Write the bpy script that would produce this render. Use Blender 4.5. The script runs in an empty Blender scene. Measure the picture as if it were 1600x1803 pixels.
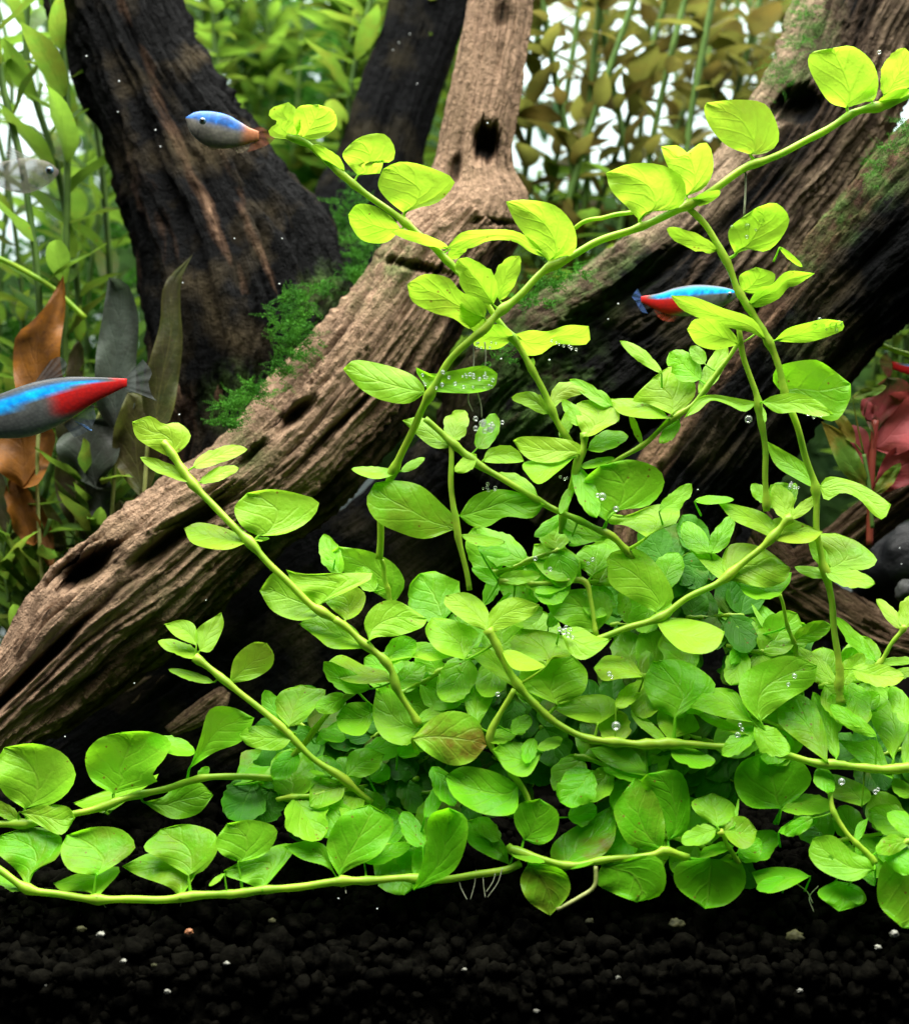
import bpy, math, random
import numpy as np
from mathutils import Matrix, Vector
random.seed(7); RS = np.random.RandomState(7)
C = bpy.context.scene.collection
SC = bpy.context.scene

# ------------------------------------------------------------------ camera, light, exposure
S = 0.0001            # metres per unit of length used below (0.1 mm)
D = 2600.0            # camera distance in front of the plane depth = 0
def P(x, y, d):
    """world point of the place that lies at depth d behind the reference plane"""
    k = (D + d) / D * S
    return ((x - 800.0) * k, d * S, (901.5 - y) * k)
def PA(a):
    a = np.asarray(a, float); k = (D + a[:, 2]) / D * S
    return np.stack([(a[:, 0] - 800.0) * k, a[:, 2] * S, (901.5 - a[:, 1]) * k], 1)

cam = bpy.data.cameras.new("camera"); camo = bpy.data.objects.new("camera", cam); C.objects.link(camo)
camo.location = (0, -D * S, 0); camo.rotation_euler = (math.radians(90), 0, 0)
cam.sensor_fit = 'VERTICAL'; cam.sensor_height = 24.0
cam.lens = 24.0 * D / 1803.0
cam.clip_start = 0.01; cam.clip_end = 5
cam.dof.use_dof = True; cam.dof.focus_distance = D * S + 0.004
cam.dof.aperture_fstop = 11
SC.camera = camo

w = bpy.data.worlds.new("World"); SC.world = w; w.use_nodes = True
bg = w.node_tree.nodes["Background"]; bg.inputs[0].default_value = (0.62, 0.78, 0.85, 1); bg.inputs[1].default_value = 0.05

def lamp(name, loc, rot, sx, sy, power, col=(1, 1, 1)):
    l = bpy.data.lights.new(name, 'AREA'); l.shape = 'RECTANGLE'; l.size = sx; l.size_y = sy; l.energy = power; l.color = col
    o = bpy.data.objects.new(name, l); C.objects.link(o); o.location = loc; o.rotation_euler = rot
    return o
lamp("tank_lamp", (0.0, -0.01, 0.50), (0, 0, 0), 0.75, 0.44, 23.5, (1.0, 0.985, 0.93))
SC.view_settings.view_transform = 'Standard'; SC.view_settings.look = 'None'
SC.view_settings.exposure = 0.0; SC.view_settings.gamma = 1.0
SC.cycles.max_bounces = 8; SC.cycles.transparent_max_bounces = 12

# ------------------------------------------------------------------ helpers
def link(name, me, parent=None):
    o = bpy.data.objects.new(name, me); C.objects.link(o)
    if parent is not None: o.parent = parent
    return o
def tag(o, label=None, cat=None, group=None, kind=None):
    if label: o["label"] = label
    if cat: o["category"] = cat
    if group: o["group"] = group
    if kind: o["kind"] = kind
    return o
def empty(name, loc, label=None, cat=None, group=None):
    o = bpy.data.objects.new(name, None); C.objects.link(o); o.location = loc
    o.empty_display_size = 0.005
    return tag(o, label, cat, group)
def mesh(name, V, F, mat, uv=None, attrs=None, smooth=True, origin=None):
    V = np.asarray(V, float)
    if origin is not None: V = V - np.asarray(origin, float)
    me = bpy.data.meshes.new(name)
    F = np.asarray(F)
    n, m = len(V), len(F); q = F.shape[1]
    me.vertices.add(n); me.vertices.foreach_set("co", V.astype(np.float32).ravel())
    me.loops.add(m * q); me.loops.foreach_set("vertex_index", F.astype(np.int32).ravel())
    me.polygons.add(m); me.polygons.foreach_set("loop_start", np.arange(0, m * q, q, dtype=np.int32))
    try: me.polygons.foreach_set("loop_total", np.full(m, q, dtype=np.int32))
    except Exception: pass
    me.polygons.foreach_set("use_smooth", np.full(m, smooth, dtype=bool))
    if uv is not None:
        l = me.uv_layers.new(name="UVMap"); l.data.foreach_set("uv", np.asarray(uv, np.float32)[F.ravel()].ravel())
    if attrs:
        for k, v in attrs.items():
            v = np.asarray(v, np.float32)
            if v.ndim == 1:
                a = me.attributes.new(k, 'FLOAT', 'POINT'); a.data.foreach_set("value", v)
            else:
                a = me.attributes.new(k, 'FLOAT_COLOR', 'POINT')
                a.data.foreach_set("color", np.concatenate([v, np.ones((len(v), 1), np.float32)], 1).ravel())
    me.materials.append(mat); me.update(calc_edges=True); me.validate()
    return me
def grid_faces(a, b, wrap=False):
    i, j = np.meshgrid(np.arange(a - 1), np.arange(b if wrap else b - 1), indexing='ij')
    i = i.ravel(); j = j.ravel(); j2 = (j + 1) % b
    return np.stack([i * b + j, i * b + j2, (i + 1) * b + j2, (i + 1) * b + j], 1)
def catmull(P_, n, closed=False):
    """smooth curve through the points, resampled evenly by length to n points"""
    P_ = np.asarray(P_, float)
    if len(P_) == 2: return P_[0] + (P_[1] - P_[0]) * np.linspace(0, 1, n)[:, None]
    Q = np.vstack([2 * P_[0] - P_[1], P_, 2 * P_[-1] - P_[-2]])
    out = []
    for i in range(1, len(Q) - 2):
        p0, p1, p2, p3 = Q[i - 1], Q[i], Q[i + 1], Q[i + 2]
        t = np.linspace(0, 1, 13)[:-1][:, None]
        out.append(.5 * ((2 * p1) + (-p0 + p2) * t + (2 * p0 - 5 * p1 + 4 * p2 - p3) * t ** 2 + (-p0 + 3 * p1 - 3 * p2 + p3) * t ** 3))
    out = np.vstack(out + [P_[-1:]])
    s = np.r_[0, np.cumsum(np.linalg.norm(np.diff(out, axis=0), axis=1))]
    u = np.linspace(0, s[-1], n)
    return np.stack([np.interp(u, s, out[:, k]) for k in range(out.shape[1])], 1)
def tube(pts, rad, k=8, nres=None):
    """tube through world points; returns verts, faces, uv"""
    pts = np.asarray(pts, float); n = len(pts)
    rad = np.full(n, rad) if np.isscalar(rad) else np.asarray(rad)
    T = np.gradient(pts, axis=0); T /= np.linalg.norm(T, axis=1)[:, None] + 1e-12
    up = np.array([0, 1.0, 0.01]); A = np.cross(T, up); A /= np.linalg.norm(A, axis=1)[:, None] + 1e-12
    B = np.cross(T, A)
    th = np.linspace(0, 2 * np.pi, k, endpoint=False)
    V = pts[:, None] + rad[:, None, None] * (A[:, None] * np.cos(th)[None, :, None] + B[:, None] * np.sin(th)[None, :, None])
    V = V.reshape(-1, 3); F = grid_faces(n, k, True)
    # caps as degenerate quads to a centre vertex
    c0, c1 = len(V), len(V) + 1
    V = np.vstack([V, pts[0], pts[-1]])
    j = np.arange(k); j2 = (j + 1) % k
    e = (n - 1) * k
    F = np.vstack([F])
    tri = np.concatenate([np.stack([j2, j, np.full(k, c0)], 1), np.stack([e + j, e + j2, np.full(k, c1)], 1)])
    uv = np.zeros((len(V), 2)); uv[:n * k, 0] = np.repeat(np.linspace(0, 1, n), k); uv[:n * k, 1] = np.tile(th / 6.283, n)
    F = np.concatenate([F[:, [0, 1, 2]], F[:, [0, 2, 3]], tri])
    return V, F, uv
def join(parts):
    Vs, Fs, Us, o = [], [], [], 0
    for V, F, U in parts:
        F = np.asarray(F)
        if F.shape[1] == 4: F = np.concatenate([F[:, [0, 1, 2]], F[:, [0, 2, 3]]])
        Vs.append(V); Fs.append(F + o); Us.append(U); o += len(V)
    return np.vstack(Vs), np.vstack(Fs), np.vstack(Us)
# value noise on a lattice, smooth, numpy
_tab = RS.rand(64, 64, 64)
def vnoise(x, y, z=0.0):
    x = np.asarray(x, float); y = np.asarray(y, float); z = np.zeros_like(x) + z
    xi = np.floor(x).astype(int); yi = np.floor(y).astype(int); zi = np.floor(z).astype(int)
    fx, fy, fz = x - xi, y - yi, z - zi
    fx = fx * fx * (3 - 2 * fx); fy = fy * fy * (3 - 2 * fy); fz = fz * fz * (3 - 2 * fz)
    g = lambda a, b, c: _tab[(xi + a) % 64, (yi + b) % 64, (zi + c) % 64]
    l = lambda a, b, t: a + (b - a) * t
    return l(l(l(g(0,0,0), g(1,0,0), fx), l(g(0,1,0), g(1,1,0), fx), fy), l(l(g(0,0,1), g(1,0,1), fx), l(g(0,1,1), g(1,1,1), fx), fy), fz)
def fbm(x, y, z=0.0, o=4):
    s = 0; a = .5
    for i in range(o): s = s + a * vnoise(x * 2 ** i + 7.3 * i, y * 2 ** i + 3.1 * i, z * 2 ** i); a *= .5
    return s

# ------------------------------------------------------------------ materials
def newmat(name):
    m = bpy.data.materials.new(name); m.use_nodes = True
    nt = m.node_tree; nt.nodes.clear(); out = nt.nodes.new('ShaderNodeOutputMaterial')
    return m, nt, out
class G:
    """small node-graph writer"""
    def __init__(s, nt): s.nt = nt
    def n(s, t, **k):
        o = s.nt.nodes.new(t)
        for a, b in k.items(): setattr(o, a, b)
        return o
    def put(s, sock, v):
        if isinstance(v, bpy.types.NodeSocket): s.nt.links.new(v, sock)
        elif isinstance(v, (tuple, list)) and len(v) == 3 and sock.type == 'RGBA': sock.default_value = (*v, 1)
        else: sock.default_value = v
    def math(s, op, a, b=0.0, c=None, clamp=False):
        m = s.n('ShaderNodeMath', operation=op, use_clamp=clamp); s.put(m.inputs[0], a); s.put(m.inputs[1], b)
        if c is not None: s.put(m.inputs[2], c)
        return m.outputs[0]
    def mix(s, f, a, b, mode='MIX'):
        m = s.n('ShaderNodeMix', data_type='RGBA', blend_type=mode); s.put(m.inputs[0], f); s.put(m.inputs[6], a); s.put(m.inputs[7], b)
        return m.outputs[2]
    def noise(s, vec, scale, detail=3, rough=.5, dist=0.0):
        m = s.n('ShaderNodeTexNoise'); 
        if vec is not None: s.put(m.inputs['Vector'], vec)
        m.inputs['Scale'].default_value = scale; m.inputs['Detail'].default_value = detail; m.inputs['Roughness'].default_value = rough; m.inputs['Distortion'].default_value = dist
        return m.outputs['Fac']
    def ramp(s, f, *stops):
        m = s.n('ShaderNodeValToRGB'); s.put(m.inputs[0], f); e = m.color_ramp.elements
        while len(e) < len(stops): e.new(.5)
        for el, (p, c) in zip(e, stops): el.position = p; el.color = (*c, 1) if isinstance(c, (tuple, list)) else (c, c, c, 1)
        return m.outputs[0]
    def attr(s, name): 
        m = s.n('ShaderNodeAttribute'); m.attribute_name = name; return m
    def mapr(s, vec, sc):
        m = s.n('ShaderNodeMapping'); s.put(m.inputs[0], vec); m.inputs['Scale'].default_value = sc; return m.outputs[0]
    def bump(s, h, st, dist=0.001):
        m = s.n('ShaderNodeBump'); s.put(m.inputs['Height'], h); m.inputs['Strength'].default_value = st; m.inputs['Distance'].default_value = dist; return m.outputs[0]
    def principled(s, col, rough=.5, spec=.5, normal=None, **k):
        p = s.n('ShaderNodeBsdfPrincipled'); s.put(p.inputs['Base Color'], col); s.put(p.inputs['Roughness'], rough); p.inputs['Specular IOR Level'].default_value = spec
        if normal is not None: s.put(p.inputs['Normal'], normal)
        for a, b in k.items(): s.put(p.inputs[a.replace('_', ' ')], b)
        return p.outputs[0]

def leaf_material(name, young, old, tyoung, told, trans=.5, rough=.38, veins=1.0, spec=.5, brown=(.22, .13, .02)):
    m, nt, out = newmat(name); g = G(nt)
    uv = g.n('ShaderNodeTexCoord').outputs['UV']; geo = g.n('ShaderNodeNewGeometry').outputs['Position']
    sep = g.n('ShaderNodeSeparateXYZ'); g.put(sep.inputs[0], uv); t, v = sep.outputs[0], sep.outputs[1]
    wob = g.noise(geo, 350, 2); wob2 = g.noise(geo, 130, 3)
    s_ = g.math('ABSOLUTE', g.math('MULTIPLY_ADD', v, 2.0, -1.0))
    s_ = g.math('ADD', s_, g.math('MULTIPLY', g.math('SUBTRACT', wob, .5), .10))
    mid = g.math('SUBTRACT', 1.0, g.math('DIVIDE', s_, g.math('MULTIPLY_ADD', t, -.05, .075)), clamp=True)
    ph = g.math('ADD', g.math('MULTIPLY_ADD', t, 5.2, g.math('MULTIPLY', s_, -1.9)), g.math('MULTIPLY', wob2, 1.1))
    side = g.math('POWER', g.math('MULTIPLY_ADD', g.math('SINE', g.math('MULTIPLY', ph, 6.283)), .5, .5), 14.0)
    side = g.math('MULTIPLY', side, g.math('SUBTRACT', 1.0, g.math('MULTIPLY', s_, .75), clamp=True))
    vo = g.n('ShaderNodeTexVoronoi', feature='DISTANCE_TO_EDGE'); g.put(vo.inputs['Vector'], geo); vo.inputs['Scale'].default_value = 900
    net = g.math('SUBTRACT', 1.0, g.math('MULTIPLY', vo.outputs[0], 7.0), clamp=True)
    vein = g.math('ADD', g.math('MULTIPLY', mid, .9), g.math('ADD', g.math('MULTIPLY', side, .55), g.math('MULTIPLY', net, .06)), clamp=True)
    vein = g.math('MULTIPLY', vein, veins)
    age = g.attr('age').outputs['Fac']; br = g.attr('brown').outputs['Fac']
    mott = g.noise(geo, 170, 4, .6)
    agem = g.math('ADD', age, g.math('MULTIPLY', g.math('SUBTRACT', mott, .5), .7), clamp=True)
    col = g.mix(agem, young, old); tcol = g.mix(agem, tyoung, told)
    bm = g.math('MULTIPLY', br, g.ramp(g.noise(geo, 110, 4, .65), (.42, 0.0), (.62, 1.0)))
    col = g.mix(bm, col, brown); tcol = g.mix(bm, tcol, brown)
    sp_ = g.n('ShaderNodeTexVoronoi'); g.put(sp_.inputs['Vector'], geo); sp_.inputs['Scale'].default_value = 520
    dots = g.math('MULTIPLY', g.math('LESS_THAN', sp_.outputs['Distance'], .12), g.math('GREATER_THAN', g.noise(geo, 60, 2), .56))
    col = g.mix(g.math('MULTIPLY', dots, .75), col, brown); tcol = g.mix(g.math('MULTIPLY', dots, .75), tcol, brown)
    col = g.mix(g.math('MULTIPLY', vein, .22), col, tuple(min(1, c * 1.2 + .03) for c in young))
    tcol = g.mix(g.math('MULTIPLY', vein, .28), tcol, tuple(c * .45 for c in told))
    edge = g.math('POWER', s_, 9.0, clamp=True)
    col = g.mix(g.math('MULTIPLY', edge, .25), col, young)
    h = g.math('ADD', g.math('MULTIPLY', vein, -.8), g.math('ADD', g.math('MULTIPLY', g.noise(geo, 420, 3), 1.4), g.math('MULTIPLY', g.noise(geo, 1600, 2), .25)))
    nr = g.bump(h, .30, .0006)
    ru = g.math('MULTIPLY_ADD', g.noise(geo, 600, 2), .25, rough - .12)
    b = g.principled(col, ru, spec * .27, nr)
    tr = g.n('ShaderNodeBsdfTranslucent'); g.put(tr.inputs[0], tcol); g.put(tr.inputs[1], nr)
    mx = g.n('ShaderNodeMixShader'); mx.inputs[0].default_value = trans; g.put(mx.inputs[1], b); g.put(mx.inputs[2], tr.outputs[0])
    nt.links.new(mx.outputs[0], out.inputs[0]); return m
def plain(name, col, rough=.5, spec=.5, nscale=None, col2=None, bump=0.0, trans=0.0, dist=.0005, **k):
    m, nt, out = newmat(name); g = G(nt); geo = g.n('ShaderNodeTexCoord').outputs['Object'] if False else g.n('ShaderNodeNewGeometry').outputs['Position']
    c = col; nr = None
    if nscale:
        f = g.noise(geo, nscale, 4, .6)
        if col2: c = g.mix(g.ramp(f, (.35, 0.0), (.65, 1.0)), col, col2)
        if bump: nr = g.bump(f, bump, dist)
    b = g.principled(c, rough, spec, nr, **k)
    if trans:
        tr = g.n('ShaderNodeBsdfTranslucent'); g.put(tr.inputs[0], c)
        mx = g.n('ShaderNodeMixShader'); mx.inputs[0].default_value = trans; g.put(mx.inputs[1], b); g.put(mx.inputs[2], tr.outputs[0]); b = mx.outputs[0]
    nt.links.new(b, out.inputs[0]); return m

M = {}
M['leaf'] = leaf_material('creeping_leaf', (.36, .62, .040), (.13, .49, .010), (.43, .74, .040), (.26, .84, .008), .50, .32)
M['leaf_deep'] = leaf_material('shaded_creeping_leaf', (.11, .38, .008), (.022, .15, .004), (.14, .46, .006), (.03, .20, .003), .45, .5)  # darker copy of creeping_leaf: shade deep in the carpet painted into the green
M['stem'] = plain('creeping_stem', (.46, .66, .05), .4, .4, 260, (.30, .58, .035), .25, .35)
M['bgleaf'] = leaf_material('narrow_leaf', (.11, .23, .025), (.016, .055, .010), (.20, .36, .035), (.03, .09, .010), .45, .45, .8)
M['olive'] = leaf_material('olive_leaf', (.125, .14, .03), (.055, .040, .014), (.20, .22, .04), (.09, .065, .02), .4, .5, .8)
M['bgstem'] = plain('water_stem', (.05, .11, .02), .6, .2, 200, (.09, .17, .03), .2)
M['crypt'] = leaf_material('brown_leaf', (.27, .105, .016), (.07, .05, .03), (.36, .13, .012), (.08, .07, .03), .35, .45, .9, brown=(.10, .05, .03))
M['grey'] = leaf_material('dull_leaf', (.075, .095, .075), (.030, .042, .026), (.06, .09, .05), (.03, .05, .02), .25, .45, .9, brown=(.03, .03, .025))
M['drab'] = leaf_material('olive_broad_leaf', (.17, .17, .03), (.020, .030, .010), (.20, .22, .03), (.03, .05, .012), .35, .45, .9, brown=(.05, .035, .02))
M['red'] = leaf_material('red_leaf', (.48, .10, .11), (.20, .03, .035), (.50, .09, .08), (.22, .03, .03), .35, .45, .8, brown=(.05, .08, .02))
M['redstem'] = plain('red_stem', (.28, .05, .03), .5)
M['moss'] = plain('moss', (.025, .12, .010), .7, .1, 200, (.07, .25, .018), .1, .3)
M['root'] = plain('pale_root', (.40, .42, .30), .5, .4, 400, (.16, .18, .10))
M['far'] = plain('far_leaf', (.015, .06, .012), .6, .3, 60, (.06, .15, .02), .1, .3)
M['oldstem'] = plain('old_runner', (.34, .38, .12), .5, .4, 300, (.18, .22, .05), .3)

# ------------------------------------------------------------------ wood
def wood_material(name, tan, mid, dark, thr, moss=(.07, .13, .03)):
    m, nt, out = newmat(name); g = G(nt)
    uv = g.n('ShaderNodeTexCoord').outputs['UV']; geo = g.n('ShaderNodeNewGeometry').outputs['Position']
    g1 = g.noise(g.mapr(uv, (60, 420, 1)), 1.0, 6, .62, .6)
    g2 = g.noise(g.mapr(uv, (180, 1700, 1)), 1.0, 4, .6, .3)
    big = g.noise(geo, 42, 4, .6); pits = g.noise(geo, 520, 5, .7); tn = g.attr('tone').outputs['Fac']
    f = g.math('ADD', g.math('MULTIPLY', g1, .50), g.math('ADD', g.math('MULTIPLY', g2, .22), g.math('MULTIPLY', big, .38)))
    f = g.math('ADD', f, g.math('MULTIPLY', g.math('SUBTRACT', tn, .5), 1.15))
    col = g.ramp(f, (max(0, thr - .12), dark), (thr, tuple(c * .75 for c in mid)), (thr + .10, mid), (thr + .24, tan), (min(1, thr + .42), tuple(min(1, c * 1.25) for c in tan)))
    col = g.mix(g.ramp(g.noise(geo, 75, 3), (.5, 0.0), (.72, .45)), col, tuple(.5 * a + .5 * b for a, b in zip(mid, (.16, .13, .06))))
    col = g.mix(g.ramp(pits, (.60, 0.0), (.72, .7)), col, dark)
    ms = g.math('MULTIPLY', g.attr('moss').outputs['Fac'], g.ramp(g.noise(geo, 260, 4, .65), (.40, 0.0), (.60, 1.0)))
    col = g.mix(ms, col, moss)
    h = g.math('ADD', g.math('MULTIPLY', g1, 1.0), g.math('ADD', g.math('MULTIPLY', g2, .6), g.math('MULTIPLY', pits, .75)))
    b = g.principled(col, .75, .06, g.bump(h, 1.0, .0030))
    nt.links.new(b, out.inputs[0]); return m
TAN, MIDB, DRK = (.275, .182, .118), (.090, .053, .032), (.010, .008, .006)
M['w_log'] = wood_material('pale_driftwood', TAN, MIDB, DRK, .42)
M['w_dark'] = wood_material('dark_driftwood', (.23, .14, .085), (.060, .034, .020), (.0025, .0028, .003), .76)
M['w_black'] = wood_material('black_driftwood', (.15, .10, .065), (.018, .014, .010), (.0025, .003, .0035), .90)
M['w_right'] = wood_material('weathered_driftwood', (.24, .175, .115), (.070, .048, .032), (.004, .004, .004), .62)

def log(name, L, R, dep, mat, label=None, cat='driftwood', parent=None, thick=.8, n=260, m=150, ridge=10.0, seed=0, dents=(), moss=(), tone=None, twist=0.0, lump=12, fr=1.0):
    L = catmull(L, n); R = catmull(R, n); dd = catmull([(a, b) for a, b in zip(np.linspace(0, 1, len(dep)), dep)], n)[:, 1]
    cx = (L + R) / 2; h = (R - L) / 2; rad = np.linalg.norm(h, axis=1)
    ds = np.r_[0, np.cumsum(np.linalg.norm(np.diff(cx, axis=0), axis=1))]
    th = np.linspace(0, 2 * np.pi, m, endpoint=False)
    U = ds[:, None] + 0 * th[None]; TH = th[None] + 0 * ds[:, None]
    A = TH + twist * U / 1000 + .55 * (fbm(U / 260 + seed, np.cos(TH) * 1.5 + 7, np.sin(TH) * 1.5 + 7, 3) - .47)
    # grain: noise stretched along the length, periodic round the ring
    def ring(f, lx, s): return fbm(U / lx + s, np.cos(A) * f + 20 + s, np.sin(A) * f + 20, 4)
    n1 = ring(2.2 * fr, 420, seed); n2 = ring(7.0 * fr, 330, seed + 5); n3 = ring(17 * fr, 160, seed + 9); n4 = ring(38 * fr, 60, seed + 3)
    r2 = 1 - np.abs(n2 * 2 - .94) * 2.2; r3 = 1 - np.abs(n3 * 2 - .94) * 2.2
    disp = (n1 - .47) * lump * 5.0 + (r2 - .5) * ridge * 1.1 + (r3 - .5) * ridge * .55 + (n4 - .47) * ridge * .9 + np.clip(.36 - n3, 0, 1) * -ridge * 2.5
    rr = rad[:, None] + disp
    X = cx[:, 0:1] + h[:, 0:1] / rad[:, None] * rr * np.cos(TH)
    Y = cx[:, 1:2] + h[:, 1:2] / rad[:, None] * rr * np.cos(TH)
    Z = dd[:, None] - rr * thick * np.sin(TH)
    tn = .5 + (r2 - .45) * .22 + (n1 - .47) * .5  # ridges paler, grooves darker: wood colour plus painted groove shade
    front = np.sin(TH) > 0
    for (dx, dy, rx, ry, ang, dp, dk) in dents:
        ca, sa = math.cos(math.radians(ang)), math.sin(math.radians(ang))
        u = ((X - dx) * ca + (Y - dy) * sa) / rx; v = (-(X - dx) * sa + (Y - dy) * ca) / ry
        q = np.sqrt(u * u + v * v) + (n2 - .47) * .9 + (n4 - .47) * .5
        g_ = np.clip(1.25 - q, 0, 1); g_ = g_ * g_ * (3 - 2 * g_) * front
        Z = Z + g_ * dp; tn = tn - g_ * dk  # hollow pushed in, and its inner shade painted as a darker tone
    if tone is not None: tn = tn + tone(X, Y, TH)
    ms = np.zeros_like(X)
    for (mx_, my_, mr, ma) in moss:
        ms = np.maximum(ms, np.clip(1.3 - np.hypot(X - mx_, Y - my_) / mr, 0, 1) * ma)
    V = PA(np.stack([X.ravel(), Y.ravel(), Z.ravel()], 1))
    uv = np.stack([U.ravel() * S, (TH * rad.mean()).ravel() * S], 1)
    F = grid_faces(n, m, True)
    # end caps
    c0 = V[:m].mean(0); c1 = V[-m:].mean(0); V = np.vstack([V, c0, c1]); uv = np.vstack([uv, uv[0], uv[-1]])
    j = np.arange(m); j2 = (j + 1) % m; e = (n - 1) * m
    T = np.concatenate([F[:, [0, 1, 2]], F[:, [0, 2, 3]], np.stack([j2, j, np.full(m, n * m)], 1), np.stack([e + j, e + j2, np.full(m, n * m + 1)], 1)])
    ex = lambda a: np.r_[a.ravel(), a.ravel()[0], a.ravel()[-1]]
    org = V[:n * m].mean(0)
    me = mesh(name, V, T, mat, uv, {'tone': ex(tn), 'moss': ex(ms)}, origin=org)
    o = link(name, me, parent)
    if parent is None: o.location = org; tag(o, label, cat)
    else: o.location = Vector(org) - parent.location
    return o

# left trunk
log('leaning_driftwood',
    [(80, -60), (112, 40), (150, 125), (200, 235), (236, 345), (262, 450), (272, 560), (285, 680), (300, 800), (290, 930)],
    [(285, -60), (325, 40), (375, 130), (440, 215), (500, 300), (548, 350), (590, 430), (612, 510), (560, 640), (520, 760)],
    [620, 600, 560, 520, 480], M['w_dark'], 'thick black driftwood trunk with brown ridges leaning down from the top left corner', ridge=30, fr=.75, seed=3, thick=.7, lump=9,
    moss=[(420, 700, 60, .8), (580, 510, 50, .8)],
    tone=lambda X, Y, T: .26 * np.clip((X - (330 + .62 * Y)) / 50, 0, 1) - .14 + (.10 + .46 * fbm(X / 26, Y / 60, 2)) * (np.exp(-((X - (205 + .42 * Y + 14 * vnoise(Y / 60, 0 * Y + 3))) / 14) ** 2) + .8 * np.exp(-((X - (258 + .44 * Y + 18 * vnoise(Y / 50, 0 * Y + 8))) / 13) ** 2) * (Y > 200)) * (Y < 520) + .18 * np.clip((Y - 640) / 60, 0, 1))
log('leaning_driftwood', [(690, -60), (682, 30), (650, 110), (622, 190), (600, 260), (560, 330), (545, 420), (540, 560)],
    [(838, -60), (818, 30), (790, 110), (765, 190), (745, 260), (735, 330), (740, 420), (760, 560)],
    [900, 880, 850], M['w_black'], 'smooth black driftwood trunk behind the pale column at top centre', ridge=7, seed=11, thick=.8, lump=5,
    tone=lambda X, Y, T: .35 * np.clip(((665 - .42 * (Y - 60)) + 12 - X) / 26, 0, 1))
log('driftwood_column', [(835, -60), (826, 40), (805, 130), (785, 210), (765, 290), (738, 345), (700, 400), (690, 470)],
    [(935, -60), (925, 40), (915, 130), (905, 210), (898, 290), (925, 345), (915, 400), (850, 480)],
    [520, 480, 430], M['w_log'], 'upright tan driftwood column with a round black hole, standing on the long log', ridge=9, seed=21, lump=6,
    dents=[(853, 250, 24, 38, 6, 55, .75), (885, 25, 22, 30, 0, 8, .35), (878, 110, 8, 44, 8, 6, -.1), (800, 300, 14, 26, 20, 14, .25), (830, 388, 90, 7, 4, 22, .45)],
    tone=lambda X, Y, T: .18 + 0 * X)
log('driftwood_log',
    [(790, 330), (715, 395), (662, 460), (612, 525), (560, 590), (500, 665), (440, 735), (375, 800), (290, 855), (200, 930), (118, 995), (60, 1060), (0, 1150), (-80, 1260)],
    [(905, 420), (850, 510), (805, 580), (765, 650), (712, 740), (650, 820), (595, 880), (520, 940), (440, 1005), (330, 1110), (235, 1190), (120, 1270), (30, 1325), (-40, 1400)],
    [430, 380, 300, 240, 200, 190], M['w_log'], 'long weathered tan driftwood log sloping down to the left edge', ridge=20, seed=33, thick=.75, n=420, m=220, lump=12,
    dents=[(520, 730, 50, 17, -38, 38, .42), (440, 800, 45, 12, -40, 20, .35), (155, 1000, 66, 26, -30, 70, .65), (330, 925, 120, 22, -36, 55, .45), (600, 745, 150, 7, -45, 35, .4),
           (300, 1150, 220, 10, -38, 45, .5), (640, 420, 40, 12, 10, 20, .3), (60, 1180, 130, 9, -45, 35, .4), (735, 470, 60, 10, 12, 26, .35)],
    moss=[(700, 470, 60, .7), (430, 800, 60, .6), (420, 960, 120, .25), (640, 500, 60, .4), (300, 1080, 110, .25)],
    tone=lambda X, Y, T: .13 - .30 * np.clip((np.cos(T) - .45) / .4, 0, 1))  # lower side darker: shade under the log painted into the tone
log('driftwood_log',
    [(1440, -80), (1408, 20), (1372, 110), (1325, 190), (1285, 250), (1225, 315), (1160, 380), (1085, 440), (1010, 495), (930, 545), (860, 600), (800, 680), (760, 780)],
    [(1720, -60), (1640, 60), (1590, 160), (1535, 260), (1480, 340), (1420, 430), (1370, 510), (1310, 590), (1240, 660), (1170, 730), (1090, 800), (1010, 860), (960, 940)],
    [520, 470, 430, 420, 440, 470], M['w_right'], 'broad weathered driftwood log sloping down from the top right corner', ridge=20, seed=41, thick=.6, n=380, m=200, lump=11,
    dents=[(1405, 185, 40, 34, -30, 50, .8), (1040, 600, 190, 60, -38, 50, .42), (1140, 480, 120, 26, -36, 25, .3), (1180, 700, 110, 30, -36, 30, .4)],
    moss=[(1420, 40, 60, 1), (1380, 120, 50, 1), (1320, 200, 45, .7), (1080, 440, 80, .5), (1000, 500, 90, .8), (880, 590, 90, .8), (950, 690, 110, .8), (1000, 620, 60, .4)],
    tone=lambda X, Y, T: .10 * np.clip((560 - Y) / 400, -1, 1) - .34 * np.clip((np.hypot(X - 980, Y - 640) < 260) * 1.0, 0, 1) * .4 + .22 * np.clip((-np.cos(T) - .45) * 2, 0, 1))  # upper edge lighter: light from above painted into the tone
log('driftwood_log',
    [(1720, 130), (1640, 190), (1570, 250), (1505, 330), (1450, 395), (1395, 470), (1345, 545), (1290, 610), (1225, 680), (1165, 760), (1110, 850), (1080, 960)],
    [(1850, 330), (1760, 420), (1660, 500), (1590, 555), (1530, 612), (1480, 675), (1440, 730), (1400, 790), (1360, 850), (1310, 900), (1290, 950), (1290, 1010)],
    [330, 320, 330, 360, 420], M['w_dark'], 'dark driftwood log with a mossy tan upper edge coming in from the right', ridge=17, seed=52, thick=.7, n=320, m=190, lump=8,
    moss=[(1600, 230, 60, .9), (1540, 300, 60, 1), (1470, 380, 50, .9), (1410, 455, 40, .6), (1440, 620, 80, .2)],
    dents=[(1490, 610, 90, 8, -48, 30, .3), (1300, 760, 150, 8, -52, 25, .25)],
    tone=lambda X, Y, T: .34 * np.clip((-np.cos(T) - .42) / .3, 0, 1) - .10 + .12 * np.clip((1260 - X) / 80, 0, 1) * np.clip((Y - 700) / 60, 0, 1))  # upper edge: tan wood, with light from above also painted into the tone
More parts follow.
